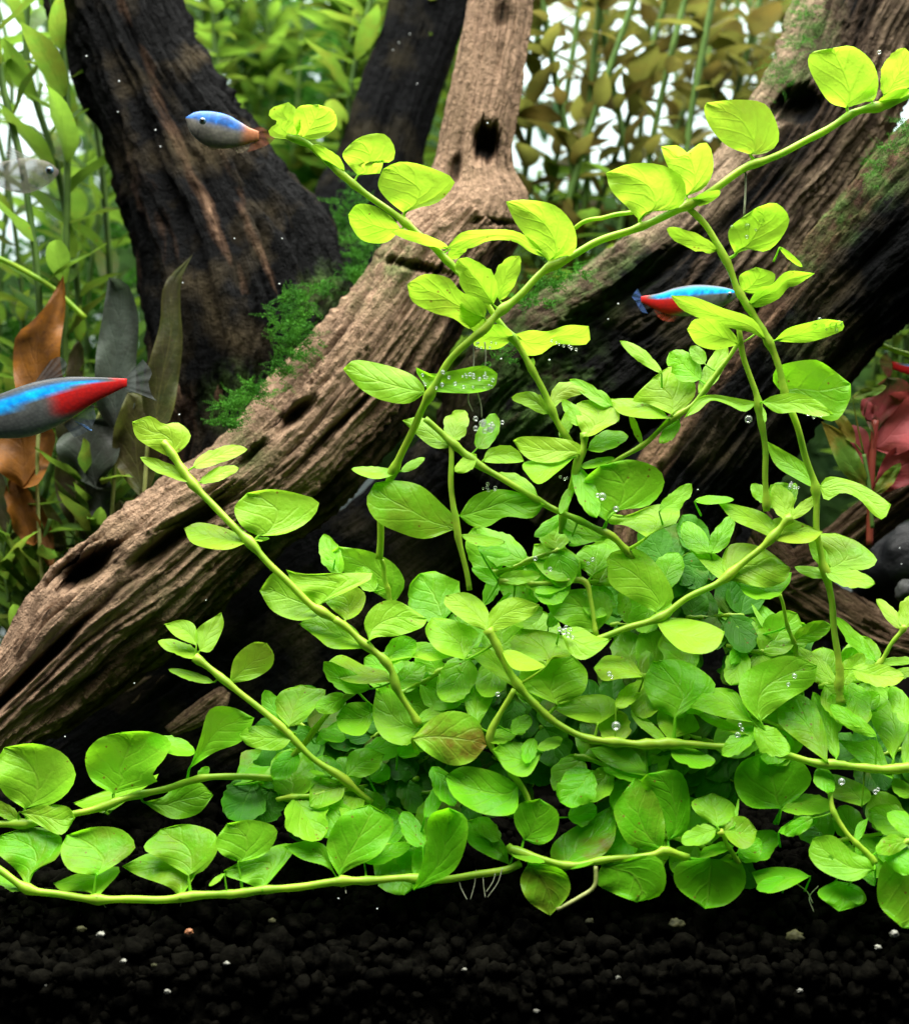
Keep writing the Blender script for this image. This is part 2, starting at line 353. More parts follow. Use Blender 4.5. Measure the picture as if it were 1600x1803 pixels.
log('driftwood_branch', [(1720, 740), (1640, 800), (1580, 850), (1520, 890), (1460, 935), (1400, 975), (1340, 990)], [(1720, 850), (1650, 880), (1600, 905), (1550, 940), (1500, 985), (1440, 1035), (1370, 1060)],
    [420, 420, 400], M['w_log'], 'short brown driftwood branch at the right edge above the dark stone', ridge=14, seed=61, lump=6, n=160, m=100, tone=lambda X, Y, T: -.08 + 0 * X)
log('driftwood_branch', [(1340, 900), (1380, 960), (1430, 1010), (1500, 1060), (1560, 1095), (1640, 1120), (1720, 1150)], [(1290, 1010), (1330, 1060), (1390, 1090), (1450, 1120), (1530, 1160), (1620, 1190), (1700, 1230)],
    [430, 400, 380], M['w_log'], 'brown driftwood root below the dark stone at the right edge', ridge=16, seed=67, lump=8, n=180, m=110, tone=lambda X, Y, T: -.14 + 0 * X)
log('driftwood_root', [(900, 640), (760, 760), (640, 880), (520, 960), (400, 1050), (300, 1130), (180, 1230), (40, 1330), (-80, 1420)],
    [(1050, 900), (930, 1000), (800, 1100), (700, 1200), (600, 1290), (500, 1370), (380, 1450), (260, 1520), (120, 1580)],
    [640, 560, 480, 420, 380], M['w_black'], 'thick black driftwood root in the shade below the long tan log', ridge=16, seed=71, thick=.6, lump=12, n=260, m=160,
    dents=[(640, 1170, 200, 9, -38, 30, .2)], tone=lambda X, Y, T: .08 * np.clip((1300 - X - 0.0 * Y) / 900, 0, 1) + .16 * (np.hypot((X - 330) / 150, (Y - 1230) / 45) < 1))
log('driftwood_stump', [(800, 690), (830, 800), (840, 900), (830, 1000), (800, 1120), (760, 1300)], [(1230, 700), (1320, 800), (1400, 900), (1450, 1000), (1480, 1120), (1500, 1300)],
    [820, 760, 720, 700], M['w_black'], 'black driftwood stump in the gap behind the green carpet', ridge=14, seed=75, thick=.4, lump=12, n=160, m=140)
log('driftwood_chunk', [(300, 520), (290, 600), (296, 690), (330, 760), (350, 820), (330, 900)], [(420, 520), (440, 600), (452, 690), (436, 750), (430, 820), (440, 880)],
    [560, 440, 400, 400], M['w_dark'], 'reddish brown wood lump at the foot of the left trunk', ridge=12, seed=81, lump=10, n=90, m=90, tone=lambda X, Y, T: .26 * np.exp(-((Y - 680) / 28) ** 2))
# broken wood scraps low in front of the black root
log('wood_fragment', [(398, 1214), (372, 1222), (335, 1252), (296, 1288)], [(402, 1218), (392, 1246), (352, 1272), (299, 1292)], [300, 290], M['w_log'], 'small pale wood splinter lying below the long log', ridge=7, seed=85, lump=4, n=60, m=50)

# stone and soil
def rock(name, x, y, d, rx, ry, rz, mat, label, seed, amp=.25, sub=4, freq=2.2):
    import bmesh
    bm = bmesh.new(); bmesh.ops.create_icosphere(bm, subdivisions=sub, radius=1)
    V = np.array([v.co[:] for v in bm.verts]); F = np.array([[v.index for v in f.verts] for f in bm.faces]); bm.free()
    f = 1 + amp * 2 * (fbm(V[:, 0] * freq + seed, V[:, 1] * freq + 9, V[:, 2] * freq + 9) - .47)
    V = V * f[:, None] * np.array([rx, ry, rz]) * S
    me = mesh(name, V, F, mat); o = link(name, me); o.location = P(x, y, d); return o
M['stone'] = plain('dark_stone', (.004, .005, .007), .5, .2, 90, (.008, .010, .013), .5, 0, .002)
tag(rock('stone', 1620, 1010, 560, 150, 130, 118, M['stone'], '', 5), 'smooth blue black stone at the right edge between two brown branches', 'stone')
M['pebble'] = plain('grey_pebble', (.05, .055, .05), .6, .2, 200, (.03, .03, .03), .3)
tag(rock('pebble', 1598, 1042, 300, 26, 22, 26, M['pebble'], '', 9), 'grey pebble at the right edge just above the small green shoot', 'pebble')
tag(rock('pebble', 866, 990, 330, 28, 20, 20, M['pebble'], '', 12), 'grey brown pebble in the dark gap beside the upright green stem', 'pebble')

M['soil'] = plain('aqua_soil', (.0005, .0005, .0004), .95, .01, 330, (.0050, .0047, .0034), .9, 0, .0008)
def soil_h(d):   # height of the soil (as y at the reference plane) at depth d
    return 1668 - np.clip((d + 150) / 130, 0, 1) * 85 - np.clip((d + 20) / 1500, 0, 1) * 230
ys = np.array([-165, -150, -110, -60, -20, 60, 200, 500, 1000, 1600, 2260.]); xs = np.linspace(-2200, 2200, 60)
Vb = []
for d_ in ys:
    for x_ in xs:
        Vb.append((x_ * S, d_ * S, (901.5 - soil_h(d_) - 16) * S if d_ > -164 else (901.5 - 1990) * S))
me = mesh('soil_bed', Vb, grid_faces(len(ys), len(xs)), M['soil']); tag(link('soil_bed', me), None, None, None, 'structure')
def granules():
    import bmesh
    bm = bmesh.new(); bmesh.ops.create_icosphere(bm, subdivisions=2, radius=1)
    V0 = np.array([v.co[:] for v in bm.verts]); F0 = np.array([[v.index for v in f.verts] for f in bm.faces]); bm.free()
    pts = []
    for layer in range(2):
        for z in np.arange(1672, 1850, 16.0):
            for x in np.arange(-180, 1790, 20.0):
                pts.append((x + RS.uniform(-13, 13), z + RS.uniform(-10, 10), -150 + layer * 18 + RS.uniform(-12, 10), RS.choice([7, 9, 12, 14, 17], p=[.2, .25, .25, .2, .1])))
    for d_ in np.arange(-150, 460, 20.0):
        for x in np.arange(-200, 1800, 23.0):
            pts.append((x + RS.uniform(-13, 13), soil_h(d_) + RS.uniform(-12, 8), d_ + RS.uniform(-12, 12), RS.choice([8, 11, 14, 17, 22], p=[.2, .25, .25, .2, .1])))
    Vs, Fs = [], []
    for i, (x, z, d_, r) in enumerate(pts):
        q = V0 @ np.linalg.qr(RS.randn(3, 3))[0]
        f = 1 + .55 * (vnoise(q[:, 0] * 1.7 + i, q[:, 1] * 1.7 + i * .37, q[:, 2] * 1.7 + i * .11) * 2 - 1)
        q = q * f[:, None] * r * RS.uniform(.75, 1.2, 3) * S
        Vs.append(q + np.array([(x - 800) * S, d_ * S, (901.5 - z) * S])); Fs.append(F0 + i * len(V0))
    return np.vstack(Vs), np.vstack(Fs)
gv, gf = granules()
tag(link('soil_granules', mesh('soil_granules', gv, gf, M['soil'])), 'loose black aquarium soil granules', 'soil', None, 'stuff')
M['grit'] = plain('white_grit', (.30, .30, .26), .6, .2, 900, (.10, .10, .08))
M['orange'] = plain('orange_grit', (.34, .14, .06), .6, .2, 900, (.14, .07, .04))
M['yellow'] = plain('yellow_grit', (.045, .045, .018), .7, .1, 700, (.015, .016, .008))
for x, y, r, mk, lab in [
    (333, 1641, 9, 'orange', 'orange grit grain on the black soil at lower left'),
    (177, 1645, 8, 'grit', 'pale grit grain left of the orange grain on the soil'),
    (217, 1692, 6, 'grit', 'white grit grain below and left of the orange grain'),
    (272, 1700, 6, 'yellow', 'yellowish grit grain below the orange grain'),
    (295, 1746, 7, 'grit', 'white grit grain lowest of those at lower left'),
    (399, 1696, 6, 'grit', 'white grit grain right of the yellowish grain'),
    (480, 1622, 8, 'yellow', 'pale yellow grit grain on the soil crest under the runner'),
    (143, 1636, 9, 'yellow', 'olive grit grain near the left end of the soil crest'),
    (1038, 1622, 9, 'yellow', 'cream grit grain under the round hanging leaf'),
    (1190, 1628, 16, 'yellow', 'dull olive pebble on the soil crest right of centre'),
    (1400, 1650, 18, 'yellow', 'flat olive pebble on the soil crest at right'),
    (1574, 1644, 10, 'grit', 'cream crumbly grit grain at the right end of the soil'),
    (1088, 1721, 5, 'grit', 'small white grit grain in the dark soil at lower centre'),
    (943, 1780, 6, 'grit', 'white grit grain at the bottom edge of the soil'),
    (1408, 1744, 6, 'grit', 'pale grit grain low at the right half of the soil'),
    (817, 1707, 5, 'grit', 'small white grit grain left of centre in the soil'),
    (1545, 1668, 7, 'grit', 'white chip on the soil left of the cream grain'),
    (80, 1735, 4, 'grit', 'tiny white grit speck at the lower left corner of the soil')]:
    o = rock('grit_grain', x, y, -168 if y > 1660 else -178 + (1660 - y) * 1.0, r * .8, r * .6, r * .55, M[mk], '', x % 40, .7, 3, 2.0)
    tag(o, lab, 'pebble')

# back pane of the tank
M['pane'] = plain('frosted_back_pane', (.56, .66, .68), .5, .2, 6, (.50, .62, .64))
Vb = [(-.40, .226, -.12), (.40, .226, -.12), (.40, .226, .32), (-.40, .226, .32), (-.40, .232, -.12), (.40, .232, -.12), (.40, .232, .32), (-.40, .232, .32)]
o = link('back_pane', mesh('back_pane', Vb, [(0, 1, 2, 3), (5, 4, 7, 6), (3, 2, 6, 7), (0, 3, 7, 4), (1, 5, 6, 2)], M['pane'], smooth=False)); tag(o, 'pale frosted glass pane at the back of the tank', 'glass pane', None, 'structure')

# ------------------------------------------------------------------ leaves
NT, NS = 17, 13
_vt = np.linspace(0, 1, NT)[:, None]; _vs = np.linspace(-1, 1, NS)[None]
LF = grid_faces(NT, NS); LUV = np.stack([(_vt + 0 * _vs).ravel(), ((_vs + 0 * _vt) * .5 + .5).ravel()], 1)
def chains(bx, by, tx, ty, wl, wr, rs, bend=0.0, e=.52):
    """left and right outline of an egg-shaped leaf from base to tip"""
    t = np.linspace(0, 1, 15)
    ux, uy = tx - bx, ty - by; l = math.hypot(ux, uy); ux /= l; uy /= l; nx, ny = uy, -ux
    sh = rs.uniform(.84, 1.0)
    prof = np.sin(np.pi * t ** sh) ** e * (1 - .10 * (1 - t) ** 3)
    prof *= 1 + .05 * np.sin(t * rs.uniform(6, 12) + rs.uniform(0, 6))
    off = bend * np.sin(np.pi * t)
    out = []
    for sgn, wd in ((1, wl), (-1, wr)):
        jit = 1 + .05 * rs.randn(len(t)) - (.22 * np.exp(-((t - rs.uniform(.2, .9)) / .05) ** 2) if rs.rand() < .22 else 0); pr = prof * jit; pr[0] = .04; pr[-1] = 0
        o = sgn * wd * pr + off
        out.append(np.stack([bx + ux * l * t + nx * o, by + uy * l * t + ny * o], 1))
    return out
def resamp(ch, n):
    return catmull(ch, n)
def leaf_mesh(Lc, Rc, d0, rs, a, cup, age, brown, att, name='leaf', mat=None, ripple=1.0, bite=None, a_x=0.0):
    """leaf surface between two outline chains (base to tip); att = 3D point on the stem"""
    L = resamp(Lc, NT); R = resamp(Rc, NT)
    mid = (L + R) / 2
    # keep the rows near base and tip from collapsing
    X = mid[:, 0:1] + (R - L)[:, 0:1] / 2 * _vs; Y = mid[:, 1:2] + (R - L)[:, 1:2] / 2 * _vs
    wid = np.linalg.norm(R - L, axis=1).max(); ln = np.linalg.norm(Lc[-1] - Lc[0])
    sz = min(wid, ln)
    ph = rs.uniform(0, 9)
    sv = np.abs(_vs)
    Z = d0 + a * (Lc[0][1] - Y) + a_x * (X - Lc[0][0])
    cshape = cup * sz * ((sv ** 1.6) * np.sin(np.pi * np.clip(_vt * 1.02, 0, 1)) ** .6)
    curl = rs.uniform(-.16, .22) * ln * _vt ** 2.4
    wave = sz * ripple * (.060 * np.sin(_vt * 8 + ph + _vs * 1.4) * sv ** 1.5 + .045 * np.sin(_vt * 14 + ph * 2 - _vs * 2.0) * sv ** 2.5)
    quilt = -sz * .010 * np.cos(6.283 * (_vt * 5.2 - sv * 1.9 + ph)) * np.sin(np.pi * sv ** .8) * (1 - .5 * _vt)
    mr = sz * .022 * np.exp(-(sv / .13) ** 2)
    Z = Z - cshape - curl + wave + quilt + mr
    V = PA(np.stack([X.ravel(), Y.ravel(), Z.ravel()], 1))
    F = LF
    if bite is not None:    # holes nibbled in the blade
        cent = np.stack([X.ravel(), Y.ravel()], 1)[LF].mean(1)
        keep = np.ones(len(LF), bool)
        for (hx, hy, hr) in bite: keep &= np.hypot(cent[:, 0] - hx, cent[:, 1] - hy) > hr
        F = LF[keep]
    parts = [(V, F, LUV)]
    if att is not None:
        b = np.array(P(Lc[0][0], Lc[0][1], Z[0, NS // 2])); q = np.array(att)
        inn = np.array(P(mid[2, 0], mid[2, 1], Z[2, NS // 2] + 1.5))
        m_ = (b + q) / 2 + np.array([0, 0, -.04 * np.linalg.norm(b - q)])
        pts = catmull([q, m_, b, inn], 9) if np.linalg.norm(b - q) > .0004 else catmull([q, b, inn], 7)
        r = np.linspace(2.9, 1.5, len(pts)) * S * min(1.25, max(.7, sz / 75)); r[-1] *= .3
        parts.append(tube(pts, r, 6))
    V, F, U = join(parts); n = len(V)
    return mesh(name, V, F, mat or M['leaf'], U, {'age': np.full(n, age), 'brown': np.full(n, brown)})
def outline(b, m, t):
    """base, side points in whichever order runs shorter, tip"""
    c = [np.vstack([b, k, t]) for k in (m, m[::-1])]
    return min(c, key=lambda q: np.linalg.norm(np.diff(q, axis=0), axis=1).sum())
def parse_leaf(line):
    o = {}; body = []
    for tok in line.split():
        if '=' in tok: k, v = tok.split('='); o[k] = v if k == 'h' else float(v)
        else: body.append(tok)
    return body, o
def creeping(label, pts, r, leaves='', group=None, name='creeping_stem', age=None, mat='leaf', smat='stem', cat='stem plant', hang=None, dd=0.0):
    """one creeping stem with its leaves: pts = (x, y, depth)"""
    sp = np.array(pts, float); n = max(24, int(np.linalg.norm(np.diff(sp[:, :2], axis=0), axis=1).sum() / 9))
    sp = catmull(sp, n); sp[:, 2] += dd
    ox, oy, od = sp[n // 2]; root = empty(name, P(ox, oy, od), label, cat, group)
    O = np.array(root.location)
    L = [l for l in (x.strip() for x in leaves.strip().splitlines()) if l]
    nodes = []; made = []
    seed = abs(int(sp[0, 0] * 7 + sp[0, 1] * 3)) % 9973
    for li, line in enumerate(L):
        rs = np.random.RandomState((seed + li * 131) % 99991)
        kind = line[0]
        body, o = parse_leaf(line[1:])
        if kind == 's':
            v = [float(x) for x in body]
            Lc, Rc = chains(*v, rs, bend=o.get('k', 0.0), e=o.get('e', .52))
            Lc, Rc = Lc, Rc
        else:
            segs = ' '.join(body).split(';')
            q = [np.array([float(x) for x in s_.split()]).reshape(-1, 2) for s_ in segs]
            Lc = outline(q[0], q[1], q[2]); Rc = outline(q[0], q[3], q[2])
            for cc in (Lc, Rc): cc[1:-1] += rs.randn(len(cc) - 2, 2) * 1.4
        bx, by = Lc[0]
        allp = np.vstack([Lc, Rc]); w_ = np.ptp(allp[:, 0]); h_ = np.ptp(allp[:, 1])
        dist = np.hypot(sp[:, 0] - bx, sp[:, 1] - by); k = int(dist.argmin())
        if dist[k] < 75:
            nodes.append(k); att = np.array(P(*sp[k])); d0 = sp[k, 2] + o.get('o', 0.0) * .6 + rs.uniform(-2, 2)
        else: att = None; d0 = sp[k, 2] + o.get('o', 0.0)
        sgn = -1.0 if by < 640 else 1.0
        if 'a' in o: a = o['a']
        else:
            base = .85 if sgn > 0 else .40
            asp = .85 * w_ / max(h_, 1)
            a = sgn * (math.sqrt(max(asp * asp - 1, 0)) if asp > 1.15 else base); a = max(-1.3, min(1.6, a)) + rs.uniform(-.15, .15)
        ag = o.get('g', None)
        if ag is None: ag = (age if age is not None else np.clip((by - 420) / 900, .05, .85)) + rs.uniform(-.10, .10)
        ag = ag - .08 + .26 * float(np.clip((by - 1180) / 330, 0, 1))  # leaves low in the carpet go darker: shade painted in through the age colour
        cup = o.get('c', rs.uniform(-.12, .16) if h_ > .55 * w_ else rs.uniform(-.05, .2))
        bite = None
        if 'h' in o:
            hv = [float(x) for x in o['h'].split(',')]; bite = [tuple(hv[i:i + 3]) for i in range(0, len(hv), 3)]
        if att is None:
            q3 = (bx + rs.uniform(-12, 12), by + 26, d0 + 22); att = np.array(P(*q3))
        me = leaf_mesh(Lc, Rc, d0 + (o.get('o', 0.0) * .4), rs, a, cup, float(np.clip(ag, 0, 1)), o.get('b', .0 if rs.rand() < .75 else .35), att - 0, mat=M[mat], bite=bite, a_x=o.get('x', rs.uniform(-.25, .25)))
        me.transform(Matrix.Translation(-Vector(O)))
        lo = link('leaf', me, root); made.append(lo)
    rad = np.full(n, r * S * .9) * (.93 + .12 * vnoise(np.arange(n) * .35, 0 * np.arange(n) + seed % 50))
    for k in nodes: sp[k:, 0] += .9 * math.sin(k); sp[:k, 1] += .9 * math.cos(k * 3)
    kk = np.arange(n)
    for k in nodes: rad = rad * (1 + .34 * np.exp(-((kk - k) / 1.2) ** 2))
    for k in set(nodes): pass
    rad = np.minimum(rad, r * S * 1.45)
    sp2 = sp.copy(); sp2[:, 0] += 1.2 * np.sin(kk * .55); sp2[:, 1] += 1.2 * np.cos(kk * .47)
    V, F, U = tube(PA(sp2), rad, 9)
    link('stem', mesh('stem', V, F, M[smat], U, {'age': np.full(len(V), .4), 'brown': np.zeros(len(V))}, origin=O), root)
    return root
def hair(parent, pts, r=1.2, name='root', mat='root'):
    p = catmull(pts, 18); V, F, U = tube(PA(p), r * S, 5)
    link(name, mesh(name, V, F, M[mat], U, origin=parent.location), parent)

# ------------------------------------------------------------------ the creeping stems, traced one by one
A = creeping('longest green stem running diagonally down from the top right corner in front of the logs',
    [(1680, 138, 40), (1600, 165, 20), (1545, 184, 10), (1490, 203, 0), (1400, 255, 0), (1318, 290, 0), (1250, 335, 0), (1205, 362, 0), (1120, 400, 5), (1040, 430, 10), (965, 475, 10), (905, 530, 0), (860, 575, -10), (825, 605, -10), (790, 645, -5), (765, 685, 0), (735, 745, 20), (705, 810, 40), (680, 870, 60), (674, 930, 70), (672, 985, 80)], 7.2, """
s 1556 168 1592 84 22 38 g=.0
s 1545 180 1602 158 9 9 g=.5
p 1490 190 ; 1460 180 1435 150 1422 115 1430 92 ; 1465 85 ; 1500 82 1535 108 1546 145 1535 174 ; g=.0 a=-.3
s 1535 178 1520 150 16 14 g=.3 o=-4
p 1320 272 ; 1280 258 1250 226 1238 196 ; 1243 181 ; 1300 176 1345 185 1370 222 1368 255 1345 268 ; g=.05 a=-.25
p 1208 345 ; 1186 310 1172 286 ; 1163 258 ; 1192 256 1212 270 1232 250 1252 258 1254 300 1238 330 ; g=.0 a=-.5 o=14
s 1212 358 1268 336 8 13 g=.3
p 1125 388 ; 1100 364 1076 336 ; 1066 305 ; 1110 290 1160 291 1200 314 1208 348 1184 368 1150 372 ; g=.05 a=-.35
p 967 460 ; 940 436 906 396 ; 890 355 ; 925 352 975 364 1010 395 1016 430 1000 450 ; g=.1 a=-.3
p 962 454 ; 935 445 905 424 862 424 830 434 ; 785 438 ; 812 412 858 402 905 405 940 428 ; g=.15 a=-.7
p 852 560 ; 825 578 800 560 762 545 727 532 ; 717 500 ; 745 482 790 489 810 515 845 527 858 545 ; g=.15 a=-.5
s 868 535 806 456 28 32 g=.2 c=.3
s 880 528 914 450 28 14 g=.15 o=20
s 985 450 1010 425 12 16 g=.3 o=16
s 845 585 812 530 14 22 g=.3 o=14
p 748 692 ; 715 709 670 702 633 682 ; 604 650 ; 625 634 680 643 725 660 746 680 ; g=.5 a=.5 c=-.1
p 754 688 ; 733 648 762 660 800 652 850 644 ; 876 658 ; 868 682 830 690 780 692 ; g=.7 a=.4
s 700 832 618 826 6 15 g=.5 k=8
s 706 830 748 806 8 8 g=.5
""")
for k_, pp in enumerate([[(1311, 292, 0), (1312, 330, 4), (1309, 380, 6)], [(832, 600, -12), (834, 630, -8), (833, 655, -8)], [(853, 602, -12), (855, 630, -8), (852, 660, -6)], [(826, 688, -6), (824, 705, -2), (832, 725, 0)], [(840, 690, -6), (846, 712, 0), (848, 735, 2)]]):
    hair(A, pp, 1.9 if k_ == 0 else 1.3)
creeping('green stem descending from the small curled tip beside the blue backed fish at upper centre',
    [(505, 236, 20), (545, 256, 22), (600, 305, 25), (650, 345, 25), (710, 387, 25), (765, 437, 25), (810, 482, 28), (860, 540, 30), (900, 598, 28), (935, 650, 28), (965, 715, 30), (990, 760, 32), (1012, 792, 34)], 6.2, """
p 520 246 ; 480 240 470 228 490 216 474 206 478 190 ; 508 180 ; 524 190 530 222 ; g=.0
p 530 246 ; 517 215 524 187 ; 560 184 ; 588 194 590 220 570 238 550 247 ; g=.0
s 606 302 550 255 9 14 g=.1
p 630 309 ; 611 290 602 272 ; 616 254 ; 640 238 680 238 694 262 690 288 676 280 670 303 650 307 ; g=.05
p 712 376 ; 680 352 666 325 ; 674 298 ; 702 286 745 292 798 314 790 340 765 360 735 366 ; g=.05 a=-.3
p 706 404 ; 680 426 640 423 618 400 ; 613 378 ; 625 361 660 362 692 382 ; g=.2 o=12
s 790 438 690 408 7 13 g=.1
s 790 455 822 430 12 10 g=.2 o=12
p 902 598 ; 880 612 850 614 832 608 ; 838 588 ; 855 574 880 574 900 588 ; g=.35 a=-.9
p 906 588 ; 935 581 965 584 1000 572 ; 1036 574 ; 1038 600 1015 610 978 608 950 624 922 626 ; g=.1 a=-.8
s 935 650 938 630 6 5 g=.4
s 962 728 900 700 12 18 g=.35 k=-8 a=.6
s 968 722 1030 690 22 10 g=.2 k=14
s 985 770 1000 720 6 16 g=.25
""")
B = creeping('thin stem hanging from the long diagonal stem down the right side into the carpet',
    [(1210, 362, 2), (1245, 400, 0), (1275, 450, -4), (1300, 510, -6), (1330, 560, -8), (1360, 612, -10), (1380, 680, -12), (1400, 740, -12), (1425, 820, -14), (1440, 880, -14), (1440, 940, -16), (1455, 1010, -18), (1465, 1080, -20), (1475, 1170, -20), (1480, 1240, -16)], 6.4, """
s 1262 441 1173 402 17 13 g=.15 a=-.9
p 1294 448 ; 1283 420 1288 395 ; 1330 366 ; 1365 357 1389 385 1376 420 1348 444 1320 440 ; g=.3 a=-.2
p 1305 512 ; 1302 485 ; 1330 470 ; 1364 485 1354 506 1328 516 ; g=.25 o=12
p 1314 538 ; 1335 508 1355 500 1385 478 ; 1434 481 ; 1405 502 1385 508 1370 528 1335 541 ; g=.45 a=-.6
p 1352 604 ; 1325 588 1290 578 1240 562 1200 544 ; 1180 520 ; 1220 524 1270 544 1325 562 ; g=.1 a=-.7
p 1300 606 ; 1262 616 1226 607 ; 1209 580 ; 1225 562 1265 566 1292 590 ; g=.05 o=-8
p 1362 600 ; 1385 580 1420 566 1450 563 ; 1483 566 ; 1482 584 1430 601 1395 603 ; g=.4 a=-.7
p 1376 690 ; 1359 668 1370 642 1420 632 1450 641 ; 1497 676 ; 1495 705 1472 740 1430 730 1398 715 ; g=.85 o=30 a=.2
p 1436 862 ; 1400 842 1365 817 ; 1346 775 ; 1375 790 1412 815 1432 835 ; g=.75 o=14
p 1442 856 ; 1460 838 1510 850 1545 870 ; 1568 888 ; 1556 914 1535 906 1515 882 1480 869 1455 882 ; g=.4 a=.8
p 1462 1000 ; 1448 970 1432 945 ; 1470 938 ; 1510 953 1540 983 1530 1000 1500 1006 ; g=.5 o=10
s 1458 1004 1425 950 12 14 g=.6 o=14
s 1450 1005 1540 1028 16 18 g=.4 a=1.0 o=-6
s 1470 1010 1398 998 14 6 g=.45 a=1.0
s 1472 1206 1390 1140 12 20 g=.3
s 1482 1206 1520 1150 20 16 g=.2
s 1500 1178 1592 1192 16 24 g=.15 a=1.0
s 1478 1250 1548 1222 16 26 g=.5
s 1476 1252 1462 1222 14 10 g=.5
""")
tag(B, None)
creeping('slim upright stem just left of the hanging right stem, with a leaf bubbled underneath',
    [(1296, 556, -12), (1305, 612, -12), (1320, 660, -14), (1335, 710, -16), (1345, 770, -14), (1348, 830, -10), (1350, 900, -4)], 5.6, """
p 1340 708 ; 1360 696 1400 694 1442 705 ; 1467 730 ; 1440 734 1400 726 1370 728 ; g=.45 a=.5 o=-10
p 1334 708 ; 1310 723 1280 713 1252 708 1228 722 ; 1204 736 ; 1225 701 1255 694 1292 702 ; g=.5 a=.7
s 1345 885 1322 852 10 16 g=.5 o=6
s 1352 892 1388 852 22 20 g=.55 o=16
s 1345 745 1340 715 4 6 g=.5
s 1372 435 1412 470 5 6 g=.4 o=30
""")
creeping('short upright stem carrying one large drooping oval leaf left of centre',
    [(793, 775, 0), (795, 860, -6), (801, 920, -8), (815, 980, -6), (826, 1038, -2)], 5.4, """
p 799 932 ; 750 948 700 941 662 915 645 882 ; 660 850 ; 700 844 740 854 775 888 800 914 ; g=.7 a=.2
p 808 908 ; 828 873 870 862 910 866 ; 958 888 ; 935 912 890 911 860 926 828 926 ; g=.6 o=24 a=.5
s 812 942 890 954 6 14 g=.6 o=10
""")
creeping('stem sloping from the middle of the picture right and down past the big round leaf',
    [(748, 735, 0), (790, 775, 0), (835, 812, 0), (880, 840, -2), (930, 870, -6), (985, 900, -8), (1040, 925, -10), (1080, 945, -6), (1110, 985, 8)], 6.2, """
p 796 788 ; 765 787 732 765 ; 708 740 ; 740 733 778 755 ; g=.3
s 800 776 818 722 30 16 g=.2
s 838 800 800 830 16 10 g=.25 
s 840 790 872 728 16 22 g=.9 o=10
s 850 812 922 812 30 4 g=.4 a=.6
s 945 872 872 835 5 18 g=.25
s 1070 946 985 902 24 2 g=.35
p 1068 918 ; 1035 890 1028 850 ; 1055 820 ; 1110 811 1155 824 1170 850 1155 882 1130 894 1090 898 ; g=.75 o=-10 a=.3
p 1138 946 ; 1100 926 1072 924 ; 1060 896 ; 1100 906 1150 892 1194 896 1190 922 1160 935 ; g=.15 o=-14
s 1160 900 1217 852 12 20 g=.6
s 1222 882 1292 880 9 7 g=.8
s 1250 974 1202 918 24 16 g=.7
s 1252 974 1288 908 16 18 g=.7
s 1000 960 1075 935 8 9 g=.6 o=20
""")
creeping('thin stem falling leftwards from the node under the right neon fish to the yellow leaf',
    [(1300, 600, 10), (1265, 655, 12), (1220, 710, 12), (1175, 745, 14), (1130, 782, 16), (1075, 818, 18), (1025, 850, 20)], 4.6, """
s 1164 656 1091 600 9 13 g=.4
p 1182 730 ; 1140 712 1112 702 ; 1150 664 ; 1185 644 1216 664 1224 692 1205 718 ; g=.05 o=-6
s 1232 668 1178 620 26 24 g=.8 o=14
s 1230 692 1278 605 14 18 g=.35
p 1178 737 ; 1130 737 1090 727 ; 1072 702 ; 1110 700 1150 708 ; g=.5 o=-8
s 1078 716 1002 668 11 14 g=.7 o=10
s 1130 783 1108 726 7 6 g=.4
s 1240 640 1215 610 12 14 g=.9 o=20
s 1195 740 1160 780 14 10 g=.8 o=20
""")
creeping('upright cluster of bright yellow green leaves at the centre of the picture',
    [(1028, 760, 12), (1022, 800, 10), (1008, 845, 10), (995, 890, 14), (985, 940, 22)], 5.6, """
p 1028 770 ; 1018 745 1013 716 ; 1024 706 ; 1050 703 1082 709 1089 735 1070 753 1045 766 ; g=.0 o=-14
s 1022 750 990 704 12 14 g=.5
p 1018 800 ; 980 813 940 812 918 798 ; 903 776 ; 920 768 960 767 1000 774 1022 784 ; g=.05 o=-16 a=.5
p 1012 804 ; 985 830 945 852 ; 920 826 ; 925 812 970 808 ; g=.65 o=-6
s 1035 792 1106 768 22 12 g=.6
s 1022 822 1082 806 8 8 g=.65
s 1012 822 1050 912 20 18 g=.8 o=8
s 1004 858 985 905 10 8 g=.7
s 995 905 940 945 12 10 g=.8 o=14
s 990 915 1020 960 14 12 g=.8 o=14
""")
creeping('stem rising from the carpet to a yellow crown of leaves at right of centre',
    [(1040, 1130, -20), (1100, 1110, -22), (1155, 1090, -22), (1210, 1055, -22), (1265, 1025, -22), (1312, 990, -22), (1360, 945, -24), (1390, 912, -24)], 6.4, """
p 1154 1078 ; 1120 1062 1078 1030 ; 1069 998 ; 1075 975 1120 968 1160 998 1185 1042 1176 1066 ; g=.45 a=.3
p 1153 1092 ; 1190 1087 1240 1097 ; 1276 1112 ; 1265 1140 1240 1153 1200 1144 1168 1120 ; g=.4
p 1280 1024 ; 1255 1016 1230 986 ; 1195 946 ; 1225 954 1270 984 1292 1005 ; g=.35
p 1284 1022 ; 1268 990 1290 958 1340 963 ; 1391 1000 ; 1385 1022 1350 1032 1310 1029 ; g=.4 a=.6
s 1300 1030 1393 1008 4 36 g=.8 o=16
p 1368 952 ; 1330 936 1290 916 ; 1262 884 ; 1300 889 1345 904 1372 932 ; g=.2
p 1366 952 ; 1350 925 1380 910 ; 1448 936 ; 1430 952 1395 958 ; g=.0 o=-6
s 1388 914 1364 852 20 22 g=.05
s 1390 914 1442 870 10 10 g=.0 o=-6
s 1380 905 1400 850 14 12 g=.5 o=12
""")
